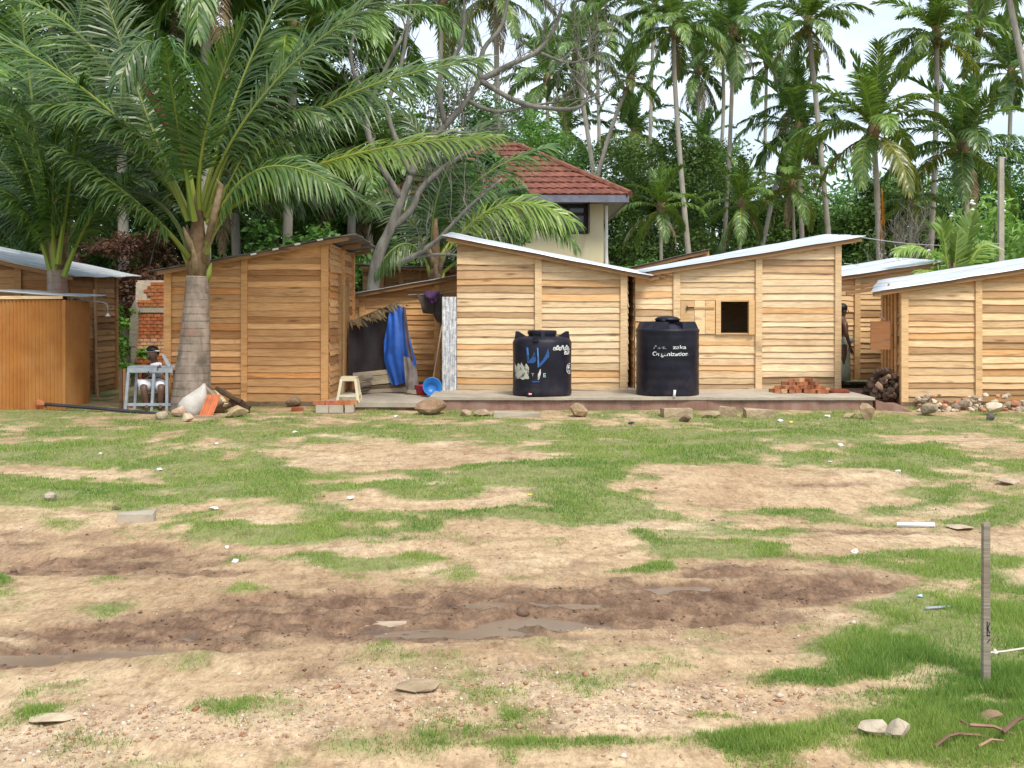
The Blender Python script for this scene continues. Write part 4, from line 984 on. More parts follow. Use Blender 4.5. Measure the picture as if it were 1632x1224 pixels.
# ------------------------------------------------------------------ broadleaf trees and shrubs
def leaves_np(centers, rads, per, size, seed, flat=.5, tint=(.0, 1.0)):
    r = np.random.default_rng(seed); n = len(centers) * per
    c = np.repeat(np.asarray(centers, float), per, 0); rr = np.repeat(np.asarray(rads, float), per)
    d = r.normal(size=(n, 3)); d /= np.linalg.norm(d, axis=1)[:, None]
    p = c + d * (rr * r.random(n) ** .45)[:, None] * np.array([1, 1, .8])
    nn = r.normal(size=(n, 3)) + np.array([0, -.2, 1.1]) * flat * 2 + d * .6; nn /= np.linalg.norm(nn, axis=1)[:, None]
    a = np.cross(nn, r.normal(size=(n, 3))); a /= np.linalg.norm(a, axis=1)[:, None]; b = np.cross(nn, a)
    s = size * (.6 + .8 * r.random(n))[:, None]
    V = np.stack([p - a * s, p + b * s * .45 + nn * s * .1, p + a * s, p - b * s * .45 + nn * s * .1], 1).reshape(-1, 3)
    F = np.arange(n * 4).reshape(-1, 4)
    ct = np.repeat(r.uniform(-.25, .25, len(centers)), per)
    t = np.clip(tint[0] + (tint[1] - tint[0]) * (.5 + ct + r.normal(size=n) * .2), 0, 1)
    return V, F, np.repeat(t, 4)

def crown_centers(rx, ry, rz_, n, seed, zc):
    r = random.Random(seed); out, rads = [], []
    for i in range(n):
        while True:
            v = Vector((r.uniform(-1, 1), r.uniform(-1, 1), r.uniform(-1, 1)))
            if .35 < v.length < 1: break
        out.append((v.x * rx, v.y * ry, zc + v.z * rz_)); rads.append(min(rx, rz_) * r.uniform(.22, .38))
    return out, rads

def broad_tree(name, label, px, d, h, rx, rz_, seed, n=34, per=200, size=.13, mat='leaf', col=(1, 1, 1), group=None, cat='tree', ry=None, trunk=.16, tint=(.1, .9), zc=None):
    loc = Vector((ax(px, d), d, .0)); t = thing(name, label, cat, loc, 0, group); r = random.Random(seed)
    zc = h - rz_ if zc is None else zc
    ce, ra = crown_centers(rx, ry or rx * .8, rz_, n, seed, zc)
    mb = MB(); top = Vector((r.uniform(-.2, .2), 0, zc - rz_ * .2))
    mb.tube(bez((0, 0, -.1), (r.uniform(-.4, .4), 0, zc * .4), top, 8), [trunk * (1.3 - .7 * i / 7) for i in range(8)], 8); mb.build('trunk', M['bark'], t, True)
    mb = MB()
    for k in range(0, len(ce), 4):
        c_ = Vector(ce[k]); mb.tube(bez(top * (.75 if k % 8 else .55), (top + c_) / 2 + Vector((0, 0, -.3)), c_, 6), [trunk * .4 * (1 - .8 * i / 5) for i in range(6)], 5)
    mb.build('limbs', M['bark'], t, True)
    V, F, tn = leaves_np(ce, ra, per, size, seed, tint=tint); o = link('crown', np_mesh('crown', V, F, M[mat], tn), t); o.color = (*col, 1)
    return t

BG = 'broadleaf trees behind the sheds'
TREES = [(1070, 58, 12.0, 3.8, 5.0, 'dense broadleaf tree right behind the tiled roof corner'), (1230, 62, 10.2, 3.8, 4.2, 'broadleaf tree between the close pair of trunks and the S curved trunk'), (1150, 66, 12.4, 4.0, 5.4, 'broadleaf tree behind the close pair of palm trunks'),
         (1330, 60, 8.8, 3.8, 3.8, 'broadleaf tree behind the roof end of the windowed shed'), (1440, 58, 9.4, 3.6, 4.0, 'broadleaf tree left of the tall straight palm trunk'), (1550, 60, 11.2, 4.2, 4.8, 'broadleaf tree in the dark behind the bright green bush'), (1660, 56, 11.4, 4.2, 4.8, 'broadleaf tree at the right edge'),
         (985, 64, 13.0, 4.0, 5.6, 'broadleaf tree inside the V of two palm trunks'), (900, 62, 12.4, 3.4, 5.0, 'broadleaf tree above the tiled roof ridge'), (800, 46, 11.0, 3.6, 4.6, 'broadleaf tree behind the left end of the tiled roof'), (690, 38, 10.2, 3.2, 4.4, 'broadleaf tree behind the grey bare tree'),
         (560, 34, 9.6, 3.0, 4.4, 'broadleaf tree over the right end of the brown shed'), (430, 33, 10.6, 3.2, 4.8, 'broadleaf tree over the middle of the brown shed'), (300, 34, 11.0, 3.2, 5.0, 'broadleaf tree in the dark behind the ringed palm'), (160, 33, 11.0, 3.2, 5.0, 'broadleaf tree behind the reddish shrub'), (20, 31, 10.2, 3.2, 4.6, 'broadleaf tree over the leftmost shed roof'), (-120, 30, 10.2, 3.2, 4.6, 'broadleaf tree beyond the left edge')]
for i, (px, d, h, rx, rz_, lb) in enumerate(TREES):
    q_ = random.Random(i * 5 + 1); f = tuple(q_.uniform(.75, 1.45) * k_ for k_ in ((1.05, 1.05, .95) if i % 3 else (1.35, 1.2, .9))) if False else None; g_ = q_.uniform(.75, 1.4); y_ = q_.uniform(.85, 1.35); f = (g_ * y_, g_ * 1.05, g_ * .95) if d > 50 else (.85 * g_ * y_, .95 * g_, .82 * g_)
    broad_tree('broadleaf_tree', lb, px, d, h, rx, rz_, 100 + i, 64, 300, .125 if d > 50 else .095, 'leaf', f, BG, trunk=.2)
for i, (px, d, h, rx, lb) in enumerate(((1010, 40, 3.9, 2.2, 'low green shrub between the tiled house and the bowed palm trunk'), (1110, 42, 3.6, 2.4, 'low green shrub at the foot of the bowed palm trunk'), (1215, 40, 3.4, 2.2, 'low green shrub at the foot of the slanting palm trunk'), (1320, 43, 3.4, 2.4, 'low green shrub behind the high end of the windowed shed roof'),
                                           (1420, 38, 3.0, 2.0, 'low green shrub above the set back shed roof'), (640, 28, 3.6, 1.8, 'light green shrub at the foot of the grey bare tree'), (500, 26, 4.2, 1.9, 'light green shrub over the right end of the brown shed roof'), (10, 27, 4.0, 2.2, 'dark green shrub over the leftmost shed roof'), (760, 27, 4.6, 1.5, 'dark green shrub over the high end of the middle shed roof'), (715, 25.5, 5.6, 1.5, 'green shrub hiding the left half of the tiled house'), (770, 26.5, 5.9, 1.1, 'tall green shrub before the left part of the tiled roof'))):
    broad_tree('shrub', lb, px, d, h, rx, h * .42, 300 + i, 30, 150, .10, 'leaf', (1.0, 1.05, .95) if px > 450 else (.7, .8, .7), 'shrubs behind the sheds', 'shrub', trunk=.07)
broad_tree('frangipani_bush', 'bright green rounded bush with pale blossoms around the concrete pole', 1592, 27, 4.7, 2.0, 2.0, 411, 44, 110, .11, 'leaf', (1.75, 1.55, 1.35), None, 'bush', trunk=.12, tint=(.3, 1.0))
broad_tree('frangipani_bush', 'green bush at the right edge above the rightmost shed roof', 1690, 24, 3.9, 1.6, 1.6, 413, 34, 110, .10, 'leaf', (1.6, 1.45, 1.3), None, 'bush', trunk=.1, tint=(.3, 1.0))
broad_tree('red_shrub', 'reddish brown leaved shrub between the leftmost shed and the brown shed', 215, 24.5, 3.55, 1.6, 1.15, 421, 40, 170, .06, 'leaf_red', (1, 1, 1), None, 'shrub', trunk=.06)
broad_tree('green_bush', 'fresh green bush in the gap left of the brick pillar', 196, 22.0, 1.75, .55, .85, 431, 20, 130, .055, 'leaf', (1.7, 1.75, 1.2), None, 'bush', trunk=.03, tint=(.4, 1))
broad_tree('green_bush', 'dark bush high in the gap left of the brick pillar', 195, 25.0, 2.9, .7, .9, 433, 16, 110, .07, 'leaf', (.6, .7, .6), None, 'bush', trunk=.05)
wf_ = MB(); r_ = random.Random(3); loc = Vector((ax(1592, 27), 27, 0))
for k in range(46):
    a = r_.uniform(0, 6.28); b_ = r_.uniform(-.3, 1.2); wf_.lathe([(.01, -.03), (.06, 0), (.02, .04)], (2.0 * math.cos(a) * math.cos(b_) * .98, -abs(1.6 * math.sin(a) * math.cos(b_)), 2.7 + 2.0 * math.sin(b_)), 5)
o = wf_.build('blossoms', M['white_plastic'], [q_ for q_ in C.objects if q_.get('label', '').startswith('bright green rounded')][0]); o['kind'] = 'stuff'

# low wood edge that closes the view between the trunks far back
ce, ra = [], []
r_ = random.Random(8)
for k in range(640):
    d = r_.uniform(80, 96); ce.append((r_.uniform(-62, 62), d, r_.random() ** .8 * (10.5 + 2.5 * math.sin(k * .7)) + .4)); ra.append(r_.uniform(1.2, 2.2))
V, F, tn = leaves_np(ce, ra, 90, .34, 77); o = link('far_wood', np_mesh('far_wood', V, F, M['leaf'], tn)); o.color = (.85, .98, 1.02, 1); tag(o, 'far dark green wood closing the view between the palm trunks', kind='stuff')

# grey bare tree: limbs from the photograph, twigs grown at their ends
TY = 22.0
tT = thing('bare_tree', 'grey leafless tree with twisting branches rising behind the passage between the sheds', 'tree', at(588, 614, TY))
LIMBS = [([(586, 620), (590, 520), (600, 420), (622, 365), (640, 318), (655, 278)], 13, 5), ([(622, 365), (655, 335), (672, 300), (720, 258), (790, 222)], 6.5, 3),
         ([(655, 278), (668, 248), (710, 200), (745, 160), (765, 128)], 7, 4), ([(765, 128), (810, 104), (856, 82), (886, 40), (896, 5)], 5, 2), ([(765, 128), (820, 160), (868, 172), (920, 172), (936, 152), (918, 128)], 5, 1.5),
         ([(745, 160), (790, 178), (850, 168), (905, 160)], 4, 1.5), ([(655, 278), (632, 225), (618, 170), (640, 100), (652, 20), (660, -30)], 5, 2), ([(640, 318), (600, 250), (585, 190), (610, 120), (640, 60)], 6, 2.5),
         ([(765, 128), (770, 80), (800, 40), (812, -20)], 5, 2), ([(710, 200), (700, 130), (735, 70), (740, -10)], 5, 2), ([(590, 450), (620, 425), (660, 408), (700, 380), (745, 332), (800, 285)], 6, 2), ([(660, 408), (720, 406), (770, 415)], 3.5, 1.2),
         ([(618, 170), (570, 130), (560, 70), (590, 10)], 4, 1.5), ([(655, 278), (690, 215), (745, 212)], 5, 2), ([(856, 82), (905, 100), (940, 92)], 3, 1.2)]
r_ = random.Random(12)
mb = MB(); mb_t = MB()
def twig(p, d, L, rad, depth):
    n = 5; pts = [p]; dd = d.copy()
    for i in range(n):
        dd = (dd + Vector((r_.uniform(-.5, .5), r_.uniform(-.4, .4), r_.uniform(-.25, .5)))).normalized(); pts.append(pts[-1] + dd * L / n)
    mb_t.tube(pts, [rad * (1 - .75 * i / n) for i in range(n + 1)], 4, False)
    if depth:
        for i in (2, 3, 4, 5):
            if r_.random() < .75: twig(pts[i], (dd + Vector((r_.uniform(-1, 1), r_.uniform(-.6, .6), r_.uniform(-.5, 1)))).normalized(), L * .68, rad * .55, depth - 1)
for pl_, r0_, r1_ in LIMBS:
    wig = r_.uniform(-.5, .5); n = len(pl_); P = [at(x, y, TY + (.9 * wig * i / n if r0_ < 10 else 0)) - tT.location for i, (x, y) in enumerate(pl_)]
    pts = []
    for i in range(n - 1):
        for j in range(4):
            t = j / 4; a, b_, c_, d_ = P[max(i - 1, 0)], P[i], P[i + 1], P[min(i + 2, n - 1)]
            pts.append(.5 * ((2 * b_) + (c_ - a) * t + (2 * a - 5 * b_ + 4 * c_ - d_) * t * t + (3 * b_ - a - 3 * c_ + d_) * t ** 3))
    pts.append(P[-1]); m_ = len(pts)
    b2 = MB(); b2.tube(pts, [(r0_ + (r1_ - r0_) * i / (m_ - 1)) / FPX * TY * r_.uniform(.92, 1.08) for i in range(m_)], 8)
    b2.build('trunk' if r0_ > 10 else 'branch', M['bark_pale'], tT, True)
    if r0_ < 10:
        for k in range(7):
            i = r_.randrange(m_ // 3, m_); d = (pts[min(i + 1, m_ - 1)] - pts[i - 1]).normalized()
            twig(pts[i], (d + Vector((r_.uniform(-1, 1), r_.uniform(-.5, .5), r_.uniform(-.2, 1)))).normalized(), r_.uniform(.7, 1.3), .017, 2)
mb_t.build('twigs', M['bark_pale'], tT)
# small bare grey shrub far right
tT2 = thing('bare_shrub', 'small leafless grey shrub below the orange dead frond', 'shrub', (ax(1442, 36), 36, 0)); mb_t = MB()
mb_t.tube([(0, 0, -.1), (.05, 0, 2.2), (0, 0, 3.2)], [.09, .07, .05], 6)
for k in range(16): twig(Vector((0, 0, 2.0 + .09 * k)), Vector((r_.uniform(-1, 1), r_.uniform(-.5, .5), r_.uniform(.4, 1))).normalized(), 1.5, .035, 2)
mb_t.build('trunk', M['bark_pale'], tT2)

# concrete pole and wires
pp = Vector((ax(1594, 23.5), 23.5, 0)); mb = MB(); zt = az(250, 23.5); mb.add([(-.07, -.06, -.2), (.07, -.06, -.2), (.07, .06, -.2), (-.07, .06, -.2), (-.03, -.045, zt), (.075, -.045, zt), (.075, .045, zt), (-.03, .045, zt)], [(3, 2, 1, 0), (4, 5, 6, 7), (0, 1, 5, 4), (1, 2, 6, 5), (2, 3, 7, 6), (3, 0, 4, 7)])
tag(mb.build('concrete_pole', M['pole'], loc=pp), 'plain grey concrete pole rising behind the rightmost shed roof', 'pole')
for (a, b_, lb) in (((1360, 376, 23.4), (1594, 388, 23.4), 'thin grey wire running from the high roof end to the concrete pole'), ((1345, 420, 23.2), (1560, 416, 23.2), 'lower thin grey wire just above the set back shed roof')):
    p0, p1 = at(*a), at(*b_); mb = MB(); mb.tube([p0.lerp(p1, i / 10) - p0 + Vector((0, 0, -.12 * math.sin(math.pi * i / 10))) for i in range(11)], .008, 4); tag(mb.build('wire', M['wire'], loc=p0), lb, 'wire')

# ------------------------------------------------------------------ brick pillar ruin
YR = 22.6
br0 = ax(217, YR); brw = ax(262, YR) - br0; zb = .05
tR = thing('brick_pillar', 'red brick pillar stump with a pale mortared band behind the seated person', 'pillar', (br0 + brw / 2, YR + .2, zb))
b = MB(); b.box((0, .02, 1.15), (brw - .03, .36, 2.3)); b.build('mortar', M['mortar'], tR)
BM = {}
nb = 4; bl = brw / nb; course_h = .078
for k in range(29):
    z = k * course_h + .04
    if 1.58 < z < 1.70 or z > 2.25: continue
    for j in range(nb + (k % 2)):
        x = -brw / 2 + (j + .5) * bl - (k % 2) * bl / 2; w = bl - .016
        x0, x1 = max(x - w / 2, -brw / 2), min(x + w / 2, brw / 2)
        if x1 - x0 < .04: continue
        if z > 1.85 and x < -.06 * (k % 3): continue
        key = round(x1 - x0, 2)
        if key not in BM: q = MB(); q.box((0, 0, 0), (x1 - x0, .38, course_h - .014)); BM[key] = q.mesh('brick', M['brick'])
        o = link('brick', BM[key], tR, ((x0 + x1) / 2, rng.uniform(-.006, .006), z)); f = rng.uniform(.85, 1.15)
        o.color = (1.5 * f, 2.3 * f, 2.9 * f, 1) if .62 < z < 1.05 else (f, f * rng.uniform(.8, 1), f * .8, 1)
b = MB(); b.box((0, 0, 1.64), (brw + .02, .42, .10), jit=.006); b.build('concrete_band', M['concrete'], tR)
b = MB(); b.box((-.2, 0, 2.02), (.22, .36, .42), jit=.03); b.build('plaster_patch', M['mortar'], tR)
b = MB(); p0 = at(213, 552, 22.0); b.add([(-.09, -.03, 0), (.07, -.03, 0), (.10, -.03, .75), (.03, -.03, 1.0), (-.06, -.03, .8), (-.09, .05, 0), (.07, .05, 0), (.10, .05, .75), (.03, .05, 1.0), (-.06, .05, .8)], [(0, 1, 2, 3, 4), (9, 8, 7, 6, 5), (0, 5, 6, 1), (1, 6, 7, 2), (2, 7, 8, 3), (3, 8, 9, 4), (4, 9, 5, 0)])
b.box((0, .01, -.45), (.1, .06, .95)); o = b.build('broken_post', M['wood_grey'], loc=p0); tag(o, 'broken pale timber post standing left of the brick pillar', 'post')

# ------------------------------------------------------------------ water tanks
def curved(name, vs2, faces, rad, mat, parent, off=.004):
    """Wrap flat (angle offset in metres, height) shapes round a cylinder facing the camera."""
    import bmesh
    bm = bmesh.new(); vv = [bm.verts.new((x, 0, z)) for x, z in vs2]
    for f in faces:
        try: bm.faces.new([vv[i] for i in f])
        except ValueError: pass
    bmesh.ops.triangulate(bm, faces=bm.faces[:])
    x0, x1 = min(v_[0] for v_ in vs2), max(v_[0] for v_ in vs2); k = math.ceil(x0 / .03)
    while k * .03 < x1:
        bmesh.ops.bisect_plane(bm, geom=bm.verts[:] + bm.edges[:] + bm.faces[:], plane_co=(k * .03, 0, 0), plane_no=(1, 0, 0)); k += 1
    for v_ in bm.verts: x = v_.co.x; v_.co.x, v_.co.y = (rad + off) * math.sin(x / rad), -(rad + off) * math.cos(x / rad)
    me = bpy.data.meshes.new(name); bm.to_mesh(me); bm.free(); me.materials.append(M[mat]); return link(name, me, parent)
def fill(poly, nx=1):  # polygon as fan cut into thin strips is not needed: small shapes
    return poly, [tuple(range(len(poly)))]
def strokes(lines, w):
    vs, fs = [], []
    for ln in lines:
        for (x0, z0), (x1, z1) in zip(ln[:-1], ln[1:]):
            L = math.hypot(x1 - x0, z1 - z0) or 1e-6; nx_, nz_ = -(z1 - z0) / L * w / 2, (x1 - x0) / L * w / 2; ex, ez = (x1 - x0) / L * w * .3, (z1 - z0) / L * w * .3; b0 = len(vs)
            vs += [(x0 + nx_ - ex, z0 + nz_ - ez), (x0 - nx_ - ex, z0 - nz_ - ez), (x1 - nx_ + ex, z1 - nz_ + ez), (x1 + nx_ + ex, z1 + nz_ + ez)]; fs.append((b0, b0 + 1, b0 + 2, b0 + 3))
    return vs, fs
def text_shape(s, size):
    cu = bpy.data.curves.new('text', 'FONT'); cu.body = s; cu.size = size; cu.resolution_u = 3; cu.offset = size * .012
    o = bpy.data.objects.new('text', cu); C.objects.link(o); dg = bpy.context.evaluated_depsgraph_get(); me = o.evaluated_get(dg).to_mesh()
    vs = [(v_.co.x, v_.co.y) for v_ in me.vertices]; fs = [tuple(p.vertices) for p in me.polygons]; o.evaluated_get(dg).to_mesh_clear()
    bpy.data.objects.remove(o); return vs, fs
def decal_text(name, s, size, x, z, rad, mat, parent, sx=1.0):
    vs, fs = text_shape(s, size); return curved(name, [(x + a * sx, z + b_) for a, b_ in vs], fs, rad, mat, parent)
def arc2(cx, cz, r, a0, a1, n=9, sq=1.0): return [(cx + r * math.cos(R(a0 + (a1 - a0) * i / n)), cz + r * sq * math.sin(R(a0 + (a1 - a0) * i / n))) for i in range(n + 1)]

YT = 17.55
# small tank
r1 = .505
p1 = Vector((ax(864, YT), YT, PZ + .002))
t1 = thing('water_tank', 'smaller round shouldered black water tank with faded blue print and a torn sticker', 'water tank', p1, 0, 'black plastic water tanks')
b = MB(); b.lathe([(.02, 0), (r1 - .015, .0), (r1, .03), (r1, .10), (r1 - .006, .13), (r1 - .003, .3), (r1 - .008, .55), (r1 - .002, .80), (r1, .90), (r1 - .03, .955), (r1 - .09, .985), (.28, 1.0), (.02, 1.0)], n=64); b.build('body', M['tank'], t1, True)
b = MB(); b.lathe([(.235, .99), (.235, 1.03), (.25, 1.035), (.25, 1.085), (.235, 1.10), (.02, 1.108)], n=40); b.build('lid', M['tank'], t1, False)
for k in range(4):
    a = R(0 + 90 * k); b = MB(); rot = Matrix.Rotation(a, 3, 'Z')
    b.add([rot @ Vector(p) for p in [(r1 - .03, -.035, .94), (r1 - .05, -.03, 1.085), (r1 - .10, -.03, 1.085), (r1 - .25, -.035, .99), (r1 - .03, .035, .94), (r1 - .05, .03, 1.085), (r1 - .10, .03, 1.085), (r1 - .25, .035, .99)]], [(0, 1, 2, 3), (7, 6, 5, 4), (0, 4, 5, 1), (1, 5, 6, 2), (2, 6, 7, 3), (3, 7, 4, 0)]); b.build('lifting_lug', M['tank'], t1)
b = MB(); b.box((-.12, -r1 + .012, .965), (.09, .05, .09), jit=.004); b.build('spout_rib', M['tank'], t1)
# faded blue W and its lettering
lg = MB()
vs, fs = [], []
def poly(pts, mat, name='print', par=None, rad=r1): return curved(name, pts, [tuple(range(len(pts)))], rad, mat, par or t1)
poly([(-.30, .83), (-.27, .83), (-.25, .60), (-.20, .64), (-.14, .75), (-.11, .60), (-.16, .56), (-.27, .56)], 'p_blue', 'blue_logo')
poly([(-.10, .80), (-.075, .83), (-.06, .55), (.0, .62), (.05, .72), (.08, .80), (.10, .80), (.09, .66), (.04, .60), (-.05, .50), (-.09, .52)], 'p_blue', 'blue_logo')
poly([(-.275, .82), (-.255, .82), (-.235, .60), (-.258, .57)], 'p_lblue', 'blue_logo').location.y = -.002
poly([(-.10, .82), (-.08, .82), (-.062, .50), (-.088, .49)], 'p_lblue', 'blue_logo').location.y = -.002
poly([(.09, .80), (.105, .80), (.10, .67), (.085, .66)], 'p_lblue', 'blue_logo').location.y = -.002
st = [(-.60, .50)]
r_ = random.Random(4); top_e = [(-.60 + .36 * i / 14, .53 + .035 * math.sin(i * 1.7) + r_.uniform(-.015, .02)) for i in range(15)]; bot_e = [(-.24 - .33 * i / 12, .285 + r_.uniform(-.012, .014)) for i in range(13)]
sv, sf = [], []
for i in range(13):
    u = i / 12; a_, b2_ = top_e[int(u * 14)], bot_e[12 - i]; sv += [a_, ((a_[0] + b2_[0]) / 2 + r_.uniform(-.01, .01), (a_[1] + b2_[1]) / 2), b2_]
for i in range(12): k = i * 3; sf += [(k, k + 1, k + 4, k + 3), (k + 1, k + 2, k + 5, k + 4)]
curved('torn_sticker', sv, sf, r1, 'p_stick', t1)
decal_text('lettering', 'Y', .075, -.195, .345, r1, 'p_stick', t1); decal_text('lettering', 'E', .095, .0, .33, r1, 'p_teal', t1)
poly([(-.085, .285), (-.062, .285), (-.035, .40), (-.04, .47), (-.06, .44), (-.078, .38), (-.085, .38)], 'p_white', 'white_smear')
poly([(-.19, .265), (-.055, .265), (-.055, .245), (-.17, .24)], 'p_blue', 'blue_bar')
# round script letters at the upper right: loops as seen on the tank
ln = []
x = .20
for k in range(7):
    ln.append(arc2(x, .80 + .012 * (k % 2), .022, -30 + 40 * (k % 3), 290 + 20 * (k % 2)))
    if k % 2: ln.append(arc2(x + .005, .835, .016, 0, 190, 5))
    ln.append([(x + .02, .80), (x + .034, .785), (x + .044, .79)]); x += .052
vs, fs = strokes(ln, .019); curved('round_script', vs, fs, r1, 'p_white', t1)
ln = []; x = .42
for k in range(3): ln.append(arc2(x, .725, .02, 20, 320)); ln.append([(x - .005, .75), (x + .03, .755), (x + .028, .72)]); x += .046
vs, fs = strokes(ln, .019); curved('round_script', vs, fs, r1, 'p_white', t1)
vs, fs = strokes([arc2(.55, .46, .085, 0, 360, 20)], .014); curved('round_emblem', vs, fs, r1, 'p_worn', t1)
vs, fs = strokes([[(.52, .50), (.52, .44), (.55, .42), (.57, .44), (.57, .50)], [(.52, .47), (.55, .48)], arc2(.55, .46, .052, 60, 300)], .014); curved('round_emblem', vs, fs, r1, 'p_worn', t1)
b = MB(); b.tube([(-.23, -r1 + .03, .055), (-.235, -r1 - .06, .05)], .022, 8); b.build('tap', M['bucket_red'], t1); b = MB(); b.tube([(-.235, -r1 - .06, .05), (-.19, -r1 - .075, .055)], .014, 6); b.build('tap_handle', M['white_plastic'], t1)
# tall tank
r2 = .545
p2 = Vector((ax(1064, YT), YT + .02, PZ + .002))
t2 = thing('water_tank', 'taller black water tank with worn white lettering and a domed lid', 'water tank', p2, 0, 'black plastic water tanks')
b = MB(); prof = [(.02, 0), (r2 - .02, 0), (r2 - .01, .02)] + [(r2 - .012 + .003 * math.cos(i * 1.9), .04 + i * .048) for i in range(22)] + [(r2 - .004, 1.085), (r2 - .004, 1.115), (r2 - .03, 1.13), (.40, 1.18), (.24, 1.22), (.02, 1.23)]
b.lathe(prof, n=64); b.build('body', M['tank'], t2, True)
b = MB(); b.lathe([(.205, 1.20), (.205, 1.27), (.215, 1.275), (.215, 1.295), (.17, 1.325), (.09, 1.345), (.02, 1.35)], n=40); b.build('lid', M['tank'], t2, True)
for k in range(6):
    a = R(k * 60 + 8); b = MB(); rot = Matrix.Rotation(a, 3, 'Z')
    b.add([rot @ Vector(p) for p in [(r2 - .035, -.16, 1.10), (r2 - .09, -.12, 1.25), (.21, -.07, 1.245), (.21, -.09, 1.15), (r2 - .035, .16, 1.10), (r2 - .09, .12, 1.25), (.21, .07, 1.245), (.21, .09, 1.15)]], [(0, 1, 2, 3), (7, 6, 5, 4), (0, 4, 5, 1), (1, 5, 6, 2), (2, 6, 7, 3), (3, 7, 4, 0)]); b.build('top_rib', M['tank'], t2)
b = MB(); b.lathe([(.04, 1.15), (.04, 1.26), (.045, 1.265), (.045, 1.285), (.01, 1.29)], (-.13, -.40, 0), 14); b.build('inlet_cap', M['tank'], t2, True)
for s_, x_, z_, sz_, mt in (('Aus.', -.32, .80, .085, 'p_faint'), ('zaka', .005, .80, .088, 'p_white'), ('Organization', -.34, .685, .098, 'p_worn')):
    vs, fs = text_shape(s_, sz_); wd = max(a for a, _ in vs); sx_ = {'Aus.': .22, 'zaka': .24, 'Organization': .62}[s_] / wd
    curved('lettering', [(x_ + a * sx_, z_ + b_) for a, b_ in vs], fs, r2, mt, t2)
b = MB(); b.tube([(.03, -r2 + .02, .07), (.03, -r2 - .03, .075)], .016, 8); b.tube([(.035, -r2 - .035, .12), (.02, -r2 - .04, .0)], .022, 8); b.build('tap', M['white_plastic'], t2, True)

# ------------------------------------------------------------------ rocks, bricks, loose things
def rock_mesh(name, sx, sy, sz, seed, mat='stone', sub=2, rough=.28, flat=0):
    import bmesh
    bm = bmesh.new(); bmesh.ops.create_icosphere(bm, subdivisions=sub, radius=1); r = random.Random(seed)
    pl_ = [(Vector((r.gauss(0, 1), r.gauss(0, 1), r.gauss(0, 1))).normalized(), r.uniform(.45, .85)) for _ in range(11)]
    for v_ in bm.verts:
        p = v_.co.copy()
        for nn, dd in pl_:
            e = p.dot(nn) - dd
            if e > 0: p -= nn * e * .9
        p *= 1 + r.uniform(-rough, rough) * .22
        v_.co = Vector((p.x * sx, p.y * sy, p.z * sz))
    me = bpy.data.meshes.new(name); bm.to_mesh(me); bm.free(); me.materials.append(M[mat]); return me

def rock(px, py, wpx, hpx, label, name='rock', mat='stone', col=(1, 1, 1), Y=None, z=None, seed=None, cat='rock', group=None, slab=False, rot=None, dz=0):
    g = G(px, py) if Y is None else Vector((ax(px, Y), Y, hz(ax(px, Y), Y) if z is None else z)); s = g.y / FPX
    w, h = wpx * s, hpx * s; sd_ = seed if seed is not None else int(px * 7 + py)
    if slab:
        b = MB(); b.box((0, 0, 0), (w, w * .55 if w < .5 else .22, h), jit=max(.003, min(h, .2) * .14)); me = b.mesh(name, M[mat])
    else: me = rock_mesh(name, w / 2 * 1.1, w / 2 * .9, h / 2 * 1.25, sd_, mat)
    o = link(name, me, loc=(g.x, g.y, g.z + h * .42 + dz), rotz=random.Random(sd_).uniform(-.25, .25) if rot is None else rot)
    o.color = (*col, 1); tag(o, label, cat, group); return o

rock(218, 830, 56, 15, 'grey broken block of masonry lying alone on the damp earth at left', 'masonry_block', 'concrete', (.9, .82, .75), slab=True, cat='block')
rock(185, 812, 16, 6, 'small dark lump touching the far side of the grey masonry block', col=(.25, .23, .22))
rock(615, 998, 62, 4, 'flat pale stone slab lying in the middle of the wet mud', 'stone_slab', 'stone', (.9, .85, .78), slab=True, cat='slab', rot=.02)
rock(1392, 1172, 44, 30, 'pale rounded rock, left one of the pair in the grass at lower right', col=(1.0, .98, .95))
rock(1432, 1177, 46, 34, 'pale angular rock, right one of the pair in the grass at lower right', col=(1.1, 1.08, 1.05))
rock(1578, 1150, 42, 18, 'brown low rock in the grass below the wooden stake', col=(.65, .52, .42))
rock(672, 1098, 78, 9, 'broad flat buried stone in the gravel in front', col=(.85, .76, .62))
rock(82, 1148, 70, 10, 'whitish crumbled lump of mortar at the lower left', col=(1.2, 1.15, 1.05))
rock(82, 798, 22, 15, 'grey stone at the left, on the grass above the damp earth', col=(.9, .9, .9))
rock(55, 648, 24, 15, 'pale stone at the foot of the orange booth, left of the brick red lump', col=(1.1, 1.02, .9))
rock(68, 652, 26, 18, 'brick red lump at the foot of the orange booth', mat='brick')
rock(126, 642, 26, 20, 'grey round stone by the right corner of the orange booth', col=(.8, .75, .68))
rock(258, 668, 20, 14, 'grey stone lying beyond the end of the black pipe', col=(.8, .78, .72))
rock(285, 664, 26, 18, 'pinkish white stone at the left foot of the white sack', col=(1.2, 1.0, .9))
rock(470, 648, 30, 16, 'brown stone against the foot of the brown shed', col=(.55, .45, .38))
rock(690, 660, 56, 24, 'big brown boulder under the left end of the reddish platform edge', col=(.68, .52, .42))
rock(742, 663, 22, 10, 'small pale stone along the platform edge, first right of the big brown boulder', col=(.9, .8, .7))
rock(768, 663, 28, 11, 'flat pale stone along the platform edge, second right of the big brown boulder', col=(.85, .76, .66))
rock(824, 664, 74, 8, 'long thin grey slab lying at the foot of the platform left of the rounded boulder', 'stone_slab', 'concrete', (.9, .88, .82), slab=True, cat='slab', rot=0)
rock(922, 664, 40, 24, 'rounded buff boulder against the platform between the two tanks', col=(.88, .76, .58))
